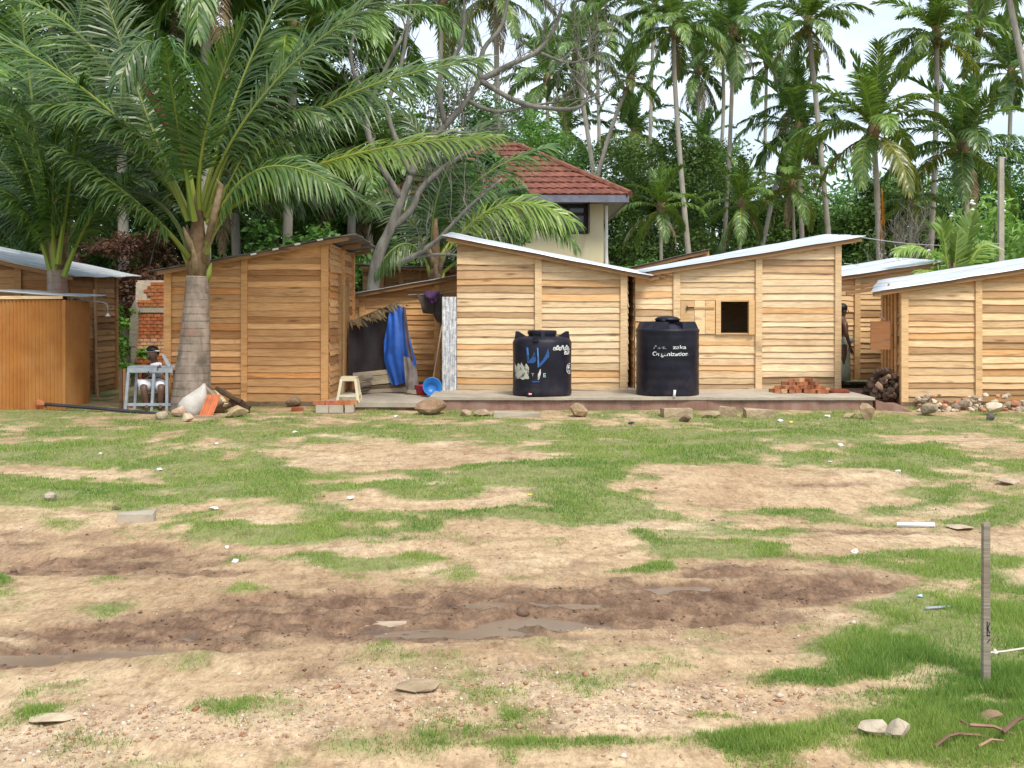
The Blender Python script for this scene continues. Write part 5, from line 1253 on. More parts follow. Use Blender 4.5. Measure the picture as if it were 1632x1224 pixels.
rock(1077, 664, 46, 15, 'thick pale slab at the foot of the platform below the tall tank', 'stone_slab', 'stone', (.95, .86, .72), slab=True, cat='slab', rot=.05)
rock(1092, 672, 24, 11, 'dark stone under the thick pale slab', col=(.5, .4, .34))
rock(1132, 666, 28, 14, 'pale rock right of the thick slab at the platform foot', col=(.95, .88, .74))
rock(1160, 664, 26, 15, 'squarish buff stone in front of the platform, right of the pale rock', col=(.9, .8, .66), slab=True, cat='rock')
rock(1209, 664, 44, 13, 'pale slab in the grass by the platform below the brick heap', 'stone_slab', 'stone', (.95, .86, .72), slab=True, cat='slab', rot=-.08)
rock(1352, 666, 30, 9, 'flat pale stone in the grass left of the ramp', col=(.95, .84, .68))
rock(1383, 668, 30, 26, 'pointed buff rock leaning on the platform corner by the ramp', col=(.9, .76, .6))
rock(1530, 842, 46, 6, 'pale flat stone left of the wooden stake far across the sand', col=(1.1, 1.05, .98))
rock(1605, 742 + 30, 36, 10, 'pale stone at the right edge on the sand', col=(1.05, .98, .9))
rock(905, 1000, 18, 8, 'small pale stone beside the puddle', col=(1, .92, .82))

# rubble heap at the foot of the rightmost shed
r_ = random.Random(31); RM = [rock_mesh('rubble_stone', .075, .062, .05, 500 + i, sub=2) for i in range(7)]
for i in range(140):
    px = r_.uniform(1462, 1690); row = r_.random(); Y = 16.75 + .75 * row; x = ax(px, Y)
    top = .10 + .12 * row if i > 70 else 0
    o = link('rubble_stone', RM[i % 7], loc=(x, Y, hz(x, Y) + .02 + top * r_.uniform(.3, 1)), rotz=r_.uniform(0, 6.28)); s = r_.uniform(.5, 1.25) * (1.5 if r_.random() < .12 else 1)
    o.scale = (s, s, s); k = r_.random(); f = r_.uniform(.75, 1.2)
    o.color = (f, f * .55, f * .42, 1) if k < .2 else ((f * 1.35, f * 1.32, f * 1.28, 1) if k < .5 else (f * .9, f * .85, f * .8, 1))
    tag(o, 'broken red brick bit in the rubble along the foot of the rightmost shed' if k < .2 else ('whitish stone in the rubble along the foot of the rightmost shed' if k < .5 else 'grey brown stone in the rubble along the foot of the rightmost shed'), 'stone', 'rubble stones by the rightmost shed')
for px, w, h, lb, cc in ((1478, 30, 24, 'largest grey stone at the left end of the rubble heap', (.7, .66, .6)), (1584, 26, 20, 'whitish squarish stone on top of the rubble heap', (1.4, 1.38, 1.32)), (1578, 14, 12, 'dark grey stone at the front foot of the rubble heap', (.3, .32, .36))):
    rock(px, 662 if px != 1578 else 670, w, h, lb, col=cc, dz=.05 if px == 1584 else 0)

# bricks: a heap on the platform and a low stack of blocks on the ground
bq = MB(); bq.box((0, 0, 0), (.20, .10, .065), jit=.003); BRK = bq.mesh('brick', M['brick'])
def brick(x, y, z, rz, tilt, lb, grp, col): 
    o = link('brick', BRK, loc=(x, y, z)); o.rotation_euler = (tilt, tilt * .6, rz); o.color = (*col, 1); tag(o, lb, 'brick', grp); return o
r_ = random.Random(17); YH = 18.0
for lay, (n, half) in enumerate(((8, .42), (8, .42), (7, .34), (5, .22), (3, .10))):
    for i in range(n):
        x = ax(1275, YH) - half + 2 * half * i / max(n - 1, 1) + r_.uniform(-.02, .02); f = r_.uniform(.7, 1.15); k = r_.random()
        brick(x, YH + (.07 if lay == 1 else -.07 if lay == 0 else r_.uniform(-.06, .06)), PZ + .034 + max(0, lay - 1) * .062, r_.uniform(-.9, .9) if lay > 0 else 1.57 + r_.uniform(-.3, .3), r_.uniform(-.12, .12),
              ('pale mortar dusted brick' if k < .3 else 'red brick') + (' in the bottom rows of the heap on the platform', ' in the bottom rows of the heap on the platform', ' in the middle of the heap on the platform', ' near the top of the heap on the platform', ' on the very top of the heap on the platform')[lay], 'bricks heaped on the platform', (f * 1.2, f * 1.7, f * 1.9) if k < .3 else (f * .8, f * .85, f * .9))
b = MB(); b.lathe([(.01, -.0), (.20, .0), (.19, .045), (.12, .07), (.01, .075)], n=20); o = b.build('red_dish', M['brick'], loc=(ax(1336, 18.0), 18.0, PZ), smooth=True); o.scale = (1.0, .6, .9); o.color = (.45, .3, .35, 1); tag(o, 'flat dark red curved tile lying on the platform right of the brick heap', 'tile')
YS = 16.72
for i, px in enumerate((515, 537, 558)):
    w = (20, 22, 14)[i]; x = ax(px, YS); b = MB(); b.box((0, 0, 0), (w / FPX * YS, .16, .12), jit=.004); zz = hz(x, YS) + .065; o = b.build('block', M['concrete'], loc=(x, YS, zz)); f = (.9, .8, .95)[i]; o.color = (f, f, f, 1)
    tag(o, ('grey block at the left of the low stack before the plastic stool', 'wide grey block in the middle of the low stack before the plastic stool', 'narrow grey block at the right of the low stack before the plastic stool')[i], 'block')
for i, (px, lb) in enumerate(((509, 'red brick on the left grey block of the low stack'), (529, 'red brick on the low stack, over the joint of left and middle block'), (545, 'red brick on the wide middle block of the low stack'), (560, 'red brick on the narrow right block of the low stack'))):
    x = ax(px, YS); brick(x, YS + .02, hz(x, YS) + .162, rng.uniform(-.15, .15) + (1.45 if i % 2 else 0) * 0, 0, lb, None, (1, rng.uniform(.8, 1.1), rng.uniform(.8, 1.2)))
brick(ax(474, 16.9), 16.9, hz(ax(474, 16.9), 16.9) + .03, .2, .05, 'single red brick lying on the ground left of the low stack', None, (.6, .5, .5))

# coconut husks heaped by the shed corner
HM = [rock_mesh('coconut_husk', .095, .08, .08, 700 + i, 'husk', 2, .4) for i in range(5)]
r_ = random.Random(23); YC = 17.75
for lay, n, half in ((0, 11, .27), (0, 11, .27), (1, 10, .25), (2, 9, .22), (3, 7, .19), (4, 5, .13), (5, 4, .08)):
    for i in range(n):
        x = ax(1404, YC) + .012 * lay - half + 2 * half * i / (n - 1) + r_.uniform(-.02, .02); y = YC + r_.uniform(-.16, .16) * (1 - lay * .12)
        o = link('coconut_husk', HM[r_.randrange(5)], loc=(x, y, .17 + .045 + lay * .082)); s = r_.uniform(.75, 1.1); o.scale = (s, s, s); o.rotation_euler = (r_.uniform(0, 6), r_.uniform(0, 6), r_.uniform(0, 6))
        k = r_.random(); f = r_.uniform(.5, 1.2); o.color = (3.0, 3.0, 2.8, 1) if k < .14 else (f * .9, f * .9, f * .9, 1)
        tag(o, ('pale tan coconut husk' if k < .14 else 'dark coconut husk') + (' at the bottom of the heap by the rightmost shed corner' if lay < 2 else ' high on the heap by the rightmost shed corner' if lay > 3 else ' halfway up the heap by the rightmost shed corner'), 'coconut husk', 'coconut husks heaped by the shed corner')

# brown board hanging between the set back shed and the rightmost one
Yh = 17.72; p = at(1403, 557, Yh); w_, h_ = 31 / FPX * Yh, 45 / FPX * Yh
tb = thing('hanging_board', 'brown square board hung by a loop at the corner of the rightmost shed', 'board', p)
b = MB(); b.box((0, 0, h_ / 2), (w_, .025, h_)); b.build('board', M['ply'], tb)
b = MB(); b.tube([(.02 + .045 * math.cos(a), 0, h_ + .02 + .05 * math.sin(a)) for a in [i / 8 * math.pi for i in range(9)]], .006, 5, False); b.build('loop', M['wire'], tb)
b = MB(); b.tube([(.02, 0, h_ + .07), (.02, .0, zN(p.x, Yh) - p.z)], .006, 5); b.build('cord', M['wire'], tb)

# ------------------------------------------------------------------ passage: tarpaulin lean-to, sheets, buckets
def cloth(name, cols, mat, loc, parent=None, thick=.006, amp=.02, seed=0):
    """cols = columns of photo points (px, py, Y) from top to bottom; a rippled double-sided sheet through them."""
    n, m_ = len(cols), len(cols[0]); sub = 5; r = random.Random(seed); vs = []; U = (n - 1) * sub + 1; Vn = (m_ - 1) * sub + 1
    for i in range(U):
        a = min(i // sub, n - 2); f = i / sub - a
        for j in range(Vn):
            c = min(j // sub, m_ - 2); g = j / sub - c
            P = [at(*cols[a + di][c + dj]) for di in (0, 1) for dj in (0, 1)]
            q = (P[0] * (1 - f) + P[2] * f) * (1 - g) + (P[1] * (1 - f) + P[3] * f) * g
            q.y += amp * math.sin(i * 1.35 + math.sin(j * .5 + seed) * 1.4) + amp * .6 * math.sin(j * .9 + i * .4 + seed); vs.append(q - loc)
    fs = [(i * Vn + j, i * Vn + j + 1, (i + 1) * Vn + j + 1, (i + 1) * Vn + j) for i in range(U - 1) for j in range(Vn - 1)]
    N0 = len(vs); vs2 = [p + Vector((0, thick, 0)) for p in vs]; mb = MB(); mb.add(vs + vs2, fs + [tuple(k + N0 for k in f[::-1]) for f in fs])
    return mb.build(name, M[mat], parent, True, loc=None if parent else loc)
YP = 19.0
l0 = Vector((ax(600, YP), YP, PZ))
tl = thing('lean_to_shelter', 'low makeshift shelter of dark plastic sheet with a fringe of dry fronds on top', 'shelter', l0)
cloth('dark_sheet', [[(556, 514, 19.2), (556, 560, 19.1), (556, 602, 19.0)], [(590, 502, 19.2), (592, 555, 19.1), (592, 596, 19.0)], [(622, 487, 19.2), (622, 545, 19.1), (620, 590, 19.0)]], 'tarp_dark', l0, tl, .008, .014, 2)
fm = MB(); r_ = random.Random(9)
for k in range(70):
    t = r_.random(); px = 558 + 74 * t; py = 513 - 30 * t ** 1.3 + r_.uniform(-3, 3); p = at(px, py, 19.05 + r_.uniform(-.1, .1)) - l0; d = Vector((r_.uniform(-.12, .16), r_.uniform(-.12, .02), r_.uniform(-.16, .01))); w = Vector((.012, 0, .02))
    fm.add([p - w, p + w, p + d * .6 + w, p + d * 1.1, p + d * .6 - w], [(0, 1, 2, 3, 4)])
for k in range(10):
    p = at(628 + r_.uniform(-4, 20), 488 + r_.uniform(-6, 8), 19.05) - l0; d = Vector((r_.uniform(.05, .3), 0, r_.uniform(-.05, .16))); w = Vector((0, 0, .012)); fm.add([p - w, p + w, p + d], [(0, 1, 2)])
o = fm.build('dry_frond_fringe', M['dead_frond'], tl); o['kind'] = 'stuff'; o.color = (1.4, 1.4, 1.35, 1)
b = MB(); b.tube([at(621, 486, 19.15) - l0, at(618, 600, 19.15) - l0], .025, 6); b.tube([at(556, 514, 19.2) - l0, at(626, 485, 19.2) - l0], .022, 6); b.build('support_pole', M['wood_dark'], tl)
l1 = at(640, 617, 18.9)
o = cloth('blue_tarpaulin', [[(612, 545, 18.95), (612, 575, 18.9), (624, 613, 18.85)], [(620, 500, 18.98), (624, 560, 18.8), (632, 614, 18.8)], [(628, 487, 19.0), (640, 560, 18.75), (645, 610, 18.8)], [(640, 488, 19.0), (655, 545, 18.85), (664, 580, 18.9)]], 'tarp_blue', l1, None, .008, .02, 5); tag(o, 'crumpled blue tarpaulin hanging from the makeshift shelter', 'tarpaulin')
l2 = at(648, 615, 18.75)
o = cloth('grey_drape', [[(641, 488, 18.9), (648, 550, 18.66), (654, 578, 18.64)], [(646, 490, 18.9), (653, 545, 18.68), (660, 575, 18.68)]], 'tarp_grey', l2, None, .008, .02, 8); tag(o, 'dark grey strip of sheet hanging over the blue tarpaulin', 'sheet'); o.color = (.7, .6, .7, 1)
o = cloth('grey_sack', [[(643, 568, 18.62), (645, 596, 18.55), (647, 621, 18.5)], [(652, 570, 18.58), (654, 596, 18.5), (656, 622, 18.45)], [(664, 590, 18.62), (666, 605, 18.55), (668, 620, 18.5)]], 'tarp_grey', l2, None, .03, .015, 3); tag(o, 'grey sack standing at the foot of the blue tarpaulin', 'sack'); o.color = (1.3, 1.25, 1.2, 1)
for i, (xa, ya, xb, yb, w, lb, mt, cc) in enumerate(((563, 598, 640, 590, 7, 'topmost pale plank of the stack under the dark sheet', 'wood_grey', (1.3, 1.2, 1.0)), (585, 604, 640, 598, 7, 'second pale plank of the stack under the dark sheet', 'wood_grey', (1.2, 1.1, .95)),
                                                   (568, 612, 642, 604, 8, 'pale board in the middle of the stack under the blue tarpaulin', 'wood_grey', (1.5, 1.4, 1.2)), (574, 619, 650, 613, 6, 'dark pole at the bottom of the plank stack', 'wood_dark', (.6, .6, .6)), (572, 624, 650, 620, 6, 'lowest plank resting on the slab under the blue tarpaulin', 'wood_grey', (1.2, 1.1, .95)))):
    a, c = at(xa, ya, 18.93), at(xb, yb, 18.97); b = MB(); b.beam((0, 0, 0), c - a, .10, w / FPX * 18.8); o = b.build('stacked_plank', M[mt], loc=a); o.color = (*cc, 1); tag(o, lb, 'plank')
for i, (px, py, lb) in enumerate(((576, 603, 'grey log end at the left of the plank stack, upper'), (575, 614, 'grey log end at the left of the plank stack, middle'), (572, 622, 'small dark log end at the left of the plank stack, lowest'))):
    b = MB(); b.tube([(0, 0, 0), (.12, .3, 0)], .055 - .008 * i, 10); o = b.build('log', M['wood_grey'], loc=at(px, py, 18.5)); tag(o, lb, 'log'); o.color = (.9 - .2 * i, .85 - .2 * i, .8 - .2 * i, 1)
# clothes on a line
yl = 20.2
b = MB(); p0 = at(650, 470, yl); b.tube([(0, 0, 0), at(700, 468, yl) - p0, at(760, 460, yl) - p0], .006, 4); tag(b.build('clothes_line', M['wire'], loc=p0), 'thin clothes line under the passage shed roof', 'line')
l3 = at(685, 515, yl)
o = cloth('grey_cloth', [[(664, 468, yl), (670, 485, yl), (674, 499, yl)], [(684, 469, yl), (686, 488, yl), (690, 501, yl)], [(690, 469, yl), (692, 490, yl), (697, 514, yl)], [(706, 469, yl), (706, 490, yl), (705, 514, yl)]], 'cloth_grey', l3, None, .01, .02, 4); tag(o, 'dark grey brown cloth hanging under the passage shed roof', 'cloth')
o = cloth('purple_cloth', [[(676, 464, yl - .1), (679, 474, yl - .12), (683, 482, yl - .1)], [(688, 463, yl - .1), (688, 476, yl - .16), (689, 484, yl - .1)], [(701, 465, yl - .1), (699, 474, yl - .12), (696, 481, yl - .1)]], 'cloth_purple', l3, None, .02, .03, 6); tag(o, 'purple cloth bunched on the line over the dark grey cloth', 'cloth')
# shiny corrugated sheet standing upright
ysx = 18.35; pz = Vector((ax(716, ysx), ysx, PZ)); hh = az(473, ysx) - PZ; ww = 23 / FPX * ysx
tsx = thing('corrugated_sheet', 'shiny crinkled metal sheet standing upright at the left corner of the middle shed', 'metal sheet', pz); ribbed('sheet', (-ww / 2, 0), (ww / 2, 0), 0, hh, 'shiny', tsx, .065, .011)
# buckets, broom
p = at(683, 620, 18.3); p.z = .158
tk = thing('blue_basin', 'bright blue plastic basin tipped on its side below the broom handle', 'basin', p)
b = MB(); b.lathe([(.01, 0), (.11, .0), (.16, .14), (.17, .15), (.155, .145), (.105, .02), (.01, .02)], n=28); o = b.build('bowl', M['bucket_blue'], tk, True); o.location = (0.06, -.02, .13); o.rotation_euler = (R(70), R(20), 0)
p = at(673, 622, 18.5); p.z = .158; b = MB(); b.lathe([(.01, 0), (.10, .0), (.13, .17), (.135, .18), (.12, .175), (.09, .02), (.01, .02)], n=24); tag(b.build('red_bucket', M['bucket_red'], loc=p, smooth=True), 'dark red plastic bucket behind the blue basin', 'bucket')
p = at(688, 622, 18.75); p.z = .158; b = MB(); b.lathe([(.01, 0), (.13, .0), (.17, .16), (.18, .17), (.16, .165), (.12, .02), (.01, .02)], n=24); tag(b.build('navy_basin', M['dark_pipe'], loc=p, smooth=True), 'dark basin behind the blue basin, next to the shiny metal sheet', 'basin')
p = at(689, 612, 18.75); tq = thing('broom', 'broom with a pale wooden handle leaning beside the shiny metal sheet', 'broom', p)
b = MB(); b.tube([(0, 0, 0), at(704, 520, 18.95) - p], .014, 6); b.build('handle', M['wood_grey'], tq).color = (1.4, 1.1, .9, 1)
b = MB(); b.lathe([(.05, -.18), (.04, -.05), (.02, .03)], n=10); b.build('bristles', M['dead_frond'], tq)
# plastic stool
Ys = 17.05; ps = Vector((ax(555, Ys), Ys + .12, .158)); s_ = Ys / FPX
tst = thing('plastic_stool', 'cream plastic stool with splayed legs standing on the low slab', 'stool', ps)
H_ = 40 * s_; b = MB(); b.box((0, 0, H_ - .015), (.25, .24, .03), jit=.002); b.build('seat', M['cream_plastic'], tst)
b = MB()
for (x, y) in ((-1, -1), (1, -1), (-1, 1), (1, 1)):
    q = MB(); q.add([(x * .115 - .022, y * .10 - .018, H_ - .03), (x * .115 + .022, y * .10 - .018, H_ - .03), (x * .115 + .022, y * .10 + .018, H_ - .03), (x * .115 - .022, y * .10 + .018, H_ - .03), (x * .175 - .022, y * .16 - .018, 0), (x * .175 + .022, y * .16 - .018, 0), (x * .175 + .022, y * .16 + .018, 0), (x * .175 - .022, y * .16 + .018, 0)], [(0, 1, 2, 3), (7, 6, 5, 4), (0, 4, 5, 1), (1, 5, 6, 2), (2, 6, 7, 3), (3, 7, 4, 0)]); q.build('leg', M['cream_plastic'], tst)
for y in (-1, 1):
    q = MB(); q.box((0, y * .148, .105), (.29, .02, .04)); q.build('rung', M['cream_plastic'], tst)
    q = MB(); q.box((y * .163, 0, .105), (.02, .27, .04)); q.build('rung', M['cream_plastic'], tst)
q = MB(); q.box((0, -.115, H_ - .05), (.2, .012, .04)); q.build('apron', M['cream_plastic'], tst)

# ------------------------------------------------------------------ by the big palm: sack, tile, debris, pipe, desk
gs = at(308, 664, 16.45); gs.z = hz(gs.x, gs.y)
b = MB(); 
def lump(pts, name, mat, label, cat, loc, smooth=True):
    """A soft bag: rings of (x, y, z, rx, ry)."""
    mb = MB(); vs, fs = [], []; n = 18; r = random.Random(5)
    for (x, y, z, rx, ry) in pts:
        for k in range(n):
            a = 2 * math.pi * k / n; f = 1 + .09 * math.sin(3 * a + z * 9) + r.uniform(-.035, .035); vs.append((x + rx * f * math.cos(a), y + ry * f * math.sin(a), z))
    for i in range(len(pts) - 1):
        for k in range(n): k2 = (k + 1) % n; fs.append((i * n + k, i * n + k2, (i + 1) * n + k2, (i + 1) * n + k))
    fs += [tuple(range(n))[::-1], tuple((len(pts) - 1) * n + k for k in range(n))]; mb.add(vs, fs); o = mb.build(name, M[mat], loc=loc, smooth=smooth); return tag(o, label, cat)
lump([(-.02, 0, -.02, .16, .14), (-.03, 0, .08, .24, .18), (-.02, 0, .18, .23, .17), (.03, 0, .28, .18, .14), (.10, .02, .37, .11, .09), (.15, .02, .44, .05, .05), (.17, .02, .50, .02, .02)], 'white_sack', 'sack', 'full greyish white sack slumped against the foot of the ringed palm', 'sack', gs)
pt = at(330, 671, 16.25); pt.z = hz(pt.x, pt.y)
tt = thing('roof_tile', 'terracotta ribbed roof tile leaning on the white sack', 'roof tile', pt); b = MB(); vs = []; fs = []
for i in range(15):
    u = i / 14; x = -.12 + .22 * u; z_ = .018 * (1 if i % 5 in (1, 2) else 0)
    vs += [(x, -.06 + z_ * -1, 0), (x + .10, .06 - z_, .33), (x + .10, .09 - z_ * .3, .335), (x, -.03 - z_ * .3, .005)]
for i in range(14): a, c = i * 4, i * 4 + 4; fs += [(a, c, c + 1, a + 1), (a + 1, c + 1, c + 2, a + 2), (a + 2, c + 2, c + 3, a + 3), (a + 3, c + 3, c, a)]
fs += [(0, 1, 2, 3), (59, 58, 57, 56)]; b.add(vs, fs); b.build('tile', M['terracotta'], tt)
r_ = random.Random(41)
for i, (xa, ya, xb, yb, w, lb, mt, cc) in enumerate(((322, 618, 352, 646, 12, 'grey weathered board end sloping down behind the white sack', 'wood_grey', (.8, .75, .7)), (344, 624, 360, 646, 6, 'pale split stick beside the grey board end behind the sack', 'wood_grey', (1.5, 1.4, 1.1)), (352, 622, 398, 650, 7, 'dark dry frond stalk sloping right behind the white sack', 'dead_frond', (.35, .3, .3)),
                                                   (345, 618, 385, 640, 5, 'second dark dry stalk in the heap behind the white sack', 'dead_frond', (.5, .42, .4)), (366, 640, 396, 660, 8, 'broken dark wood piece at the right end of the heap by the palm', 'bark_stick', (.5, .45, .45)), (312, 675, 350, 676, 4, 'short pale batten on the ground before the terracotta tile', 'wood_grey', (1.1, .9, .8)))):
    d0 = 16.75 if i != 5 else 16.0; a, c = at(xa, ya, d0), at(xb, yb, d0 - .15); a.z = max(a.z, hz(a.x, a.y) + .02); c.z = max(c.z, hz(c.x, c.y) + .02); b = MB(); b.beam((0, 0, 0), c - a, .07, w / FPX * 16.7); o = b.build('debris_stick' if i else 'board_end', M[mt], loc=a); o.color = (*cc, 1); tag(o, lb, 'stick' if i else 'board')
rock(378, 664, 40, 18, 'pale yellowish stone at the right end of the heap by the palm', col=(1.1, 1.0, .75)); rock(345, 658, 50, 24, 'brown clod of earth under the sticks behind the terracotta tile', col=(.45, .36, .28)); rock(300, 672, 26, 14, 'small pale stone in front of the white sack', col=(1.2, 1.1, 1.0))
b = MB(); a, c = at(72, 646, 17.0), at(268, 664, 16.5); mid_ = (a + c) / 2; b.tube([(0, 0, .02), at(170, 654, 16.8) - a + Vector((0, 0, .02)), c - a + Vector((0, 0, .03))], .028, 8); o = b.build('black_pipe', M['dark_pipe'], loc=a); o.location.z = max(o.location.z, hz(a.x, a.y) + .03); tag(o, 'long black pipe lying on the ground from the orange booth to the palm', 'pipe')
# grey trestle desk
YD = 17.0; dz = hz(ax(238, YD), YD); pd_ = Vector((ax(238, YD), YD, dz)); zt = az(586, YD) - dz
td = thing('trestle_desk', 'grey painted wooden desk with splayed legs in front of the seated person', 'desk', pd_)
xl, xr = ax(205, YD) - pd_.x, ax(277, YD) - pd_.x
b = MB(); b.box(((xl + xr) / 2, -.05, zt - .04), (xr - xl, .03, .075)); b.build('front_rail', M['grey_paint'], td)
b = MB(); b.box(((xl + xr) / 2, .12, zt + .014), (xr - xl + .04, .24, .022), Matrix.Rotation(.05, 3, 'X')); b.build('desk_top', M['grey_paint'], td)
for (xa, xb, y) in ((207, 202, -.05), (268, 268, -.05), (212, 208, .2), (272, 274, .2), (247, 243, -.03)):
    b = MB(); b.beam((ax(xa, YD) - pd_.x, y, zt - .06), (ax(xb, YD) - pd_.x, y, -.01), .045, .045, up=(0, 1, 0)); b.build('leg', M['grey_paint'], td)
b = MB(); b.box(((xl + xr) / 2 - .02, -.05, .10), (xr - xl, .03, .045)); b.build('stretcher', M['grey_paint'], td)
b = MB(); b.beam((ax(270, YD) - pd_.x, .02, zt + .02), (ax(257, YD) - pd_.x, .10, zt + .20), .05, .02, up=(0, 1, 0)); b.build('slanting_slat', M['grey_paint'], td)
for i, (xa, xb) in enumerate(((193, 194), (199, 200))):
    b = MB(); a = Vector((ax(xa, 17.2), 17.2, hz(ax(xa, 17.2), 17.2))); b.box((0, 0, .33), (.05, .05, .68)); o = b.build('low_stake', M['wood_dark'], loc=a); o.color = (.6 + .8 * i, .55 + .6 * i, .5 + .5 * i, 1); tag(o, ('dark low stake left of the trestle desk', 'brown low stake touching the left leg of the trestle desk')[i], 'stake')

# ------------------------------------------------------------------ people
def skin_body(name, V, E, rad, mat, parent, sub=2, smooth=True):
    me = bpy.data.meshes.new(name); me.from_pydata([tuple(v_) for v_ in V], E, []); o = bpy.data.objects.new(name, me); C.objects.link(o)
    o.modifiers.new('skin', 'SKIN'); sk = me.skin_vertices[0].data
    for i, r in enumerate(rad): sk[i].radius = (r, r) if not isinstance(r, tuple) else r; sk[i].use_root = (i == 0)
    s = o.modifiers.new('sub', 'SUBSURF'); s.levels = sub; s.render_levels = sub
    dg = bpy.context.evaluated_depsgraph_get(); dg.update(); me2 = bpy.data.meshes.new_from_object(o.evaluated_get(dg)); bpy.data.objects.remove(o)
    me2.materials.clear(); me2.materials.append(M[mat]); me2.polygons.foreach_set('use_smooth', [True] * len(me2.polygons)); me2.name = name
    return link(name, me2, parent)
class Sk:
    def __init__(s): s.v, s.e, s.r = [], [], []
    def p(s, co, r, par=None):
        s.v.append(Vector(co)); s.r.append(r); i = len(s.v) - 1
        if par is not None: s.e.append((par, i))
        return i
    def chain(s, par, pts):
        for co, r in pts: par = s.p(co, r, par)
        return par
    def hand(s, wrist, d, side, spread=.018, sc=1.0):
        w = s.v[wrist]; d = Vector(d).normalized(); sd_ = Vector(side).normalized(); n = d.cross(sd_)
        palm = s.p(w + d * .05 * sc, (.030 * sc, .018 * sc), wrist)
        for k, ln in enumerate((.07, .08, .075, .058)):
            o_ = sd_ * ((k - 1.5) * spread * sc); a = s.p(w + d * .085 * sc + o_, .0095 * sc, palm); b_ = s.p(w + d * (.085 + ln * .5) * sc + o_ + n * .006, .0085 * sc, a); s.p(w + d * (.085 + ln * .9) * sc + o_ + n * .02, .0072 * sc, b_)
        t1_ = s.p(w + d * .05 * sc - sd_ * .045 * sc, .010 * sc, palm); s.p(w + d * .085 * sc - sd_ * .06 * sc, .0085 * sc, t1_)
def head_parts(t, hc, fwd, R_, mat='skin'):
    """Ears, eyes, nose and mouth set on a head at hc looking along fwd."""
    f = Vector(fwd).normalized(); s = Vector((0, 0, 1)).cross(f).normalized(); u = f.cross(s)
    b = MB()
    for k in (-1, 1): b.lathe([(.004, -.022), (.018, -.01), (.02, .008), (.006, .02)], hc + s * (.95 * R_ * k) - u * .01, 8)
    b.add([hc + f * R_ * .98 + s * .008 + u * .012, hc + f * R_ * .98 - s * .008 + u * .012, hc + f * (R_ + .022) - u * .018, hc + f * R_ * .95 + s * .017 - u * .022, hc + f * R_ * .95 - s * .017 - u * .022], [(0, 1, 2), (0, 2, 3), (1, 4, 2), (3, 2, 4)])
    b.build('ears_and_nose', M[mat], t)
    for k in (-1, 1):
        b = MB(); b.lathe([(.002, -.006), (.007, -.003), (.007, .003), (.002, .006)], hc + f * R_ * .90 + s * .034 * k + u * .01, 8); b.build('eye', M['cloth_grey'], t)
    b = MB(); b.box(hc + f * R_ * .93 - u * .05, (.03, .03, .012)); b.build('mouth', M['bract_m'] if 'bract_m' in M else M['hair'], t)

# seated person behind the desk
Yp = 17.38; gz_ = hz(ax(243, Yp), Yp); pp_ = Vector((ax(245, Yp), Yp, gz_))
tp = thing('person', 'person in a white sleeveless dress sitting behind the grey desk by the palm', 'person', pp_)
def L_(px, py, y=0.0): q = at(px, py, Yp + y); return q - pp_
s = Sk(); hipc = L_(247, 614); pel = s.p(hipc, (.13, .11)); ch = s.chain(pel, [(L_(247, 604), (.115, .09)), (L_(248, 596), (.12, .09)), (L_(249, 584), (.115, .075)), (L_(248, 579), (.05, .05)), (L_(246, 575, -.02), .042), (L_(243, 569, -.05), (.085, .095)), (L_(242, 561, -.05), (.088, .098)), (L_(242, 556, -.03), .06)])
chest = 3
a = s.chain(chest, [(L_(236, 584, .0), .05), (L_(231, 592, -.03), .042), (L_(228, 602, -.10), .035), (L_(233, 598, -.28), .028), (L_(236, 595, -.34), .02)]); s.hand(a, (.5, -1, .1), (0, 0, 1))
a = s.chain(chest, [(L_(260, 584, 0), .05), (L_(266, 593, -.03), .042), (L_(268, 602, -.08), .035), (L_(262, 592, -.26), .028), (L_(259, 588, -.33), .02)]); s.hand(a, (-.4, -1, .2), (0, 0, -1))
for (hx, kx, fx) in ((240, 229, 234), (254, 257, 256)):
    a = s.chain(pel, [(L_(hx, 615, -.08), .095), (L_(kx, 615, -.36), .07), (L_(kx, 619, -.42), .062), (L_((kx + fx) / 2, 632, -.40), .055), (L_(fx, 646, -.38), .036), (L_(fx, 649, -.46), .034), (L_(fx, 650, -.52), .022)])
skin_body('body', s.v, s.e, s.r, 'skin', tp)
s = Sk(); a0 = s.p(hipc + Vector((0, 0, .0)), (.165, .14)); c1 = s.chain(a0, [(L_(247, 603), (.135, .105)), (L_(248, 595), (.135, .10)), (L_(249, 587), (.135, .098)), (L_(248.5, 581), (.135, .09)), (L_(248, 577), (.07, .062))])
for (hx, kx) in ((240, 231), (254, 257)): s.chain(a0, [(L_(hx, 614, -.10), .13), (L_(kx, 615, -.32), .115), (L_(kx, 620, -.38), .10)])
skin_body('dress', s.v, s.e, s.r, 'dress', tp)
hc = L_(242.5, 564, -.05); mb = MB(); mb.lathe([(.01, .125), (.07, .11), (.105, .065), (.112, .03)], hc + Vector((0, .02, .015)), 20); mb.lathe([(.085, .06), (.10, .0), (.085, -.05), (.05, -.08)], hc + Vector((0, .055, .015)), 20); mb.build('hair', M['hair'], tp, True)
mb = MB(); mb.lathe([(.113, -.012), (.117, -.01), (.117, .012), (.113, .014)], hc + Vector((0, .03, .05)), 24); mb.build('hair_band', M['white_plastic'], tp, True)
head_parts(tp, hc + Vector((0, 0, -.02)), (-.35, -1, -.1), .10)
mb = MB(); mb.box(L_(247, 630, .06), (.36, .3, .04)); 
for k in ((-1, -1), (1, -1), (-1, 1), (1, 1)): mb.box(L_(247, 640, .06) + Vector((k[0] * .14, k[1] * .11, .0)), (.04, .04, .24))
o = mb.build('low_stool', M['wood_dark'], loc=pp_); tag(o, 'low dark wooden stool under the seated person', 'stool')

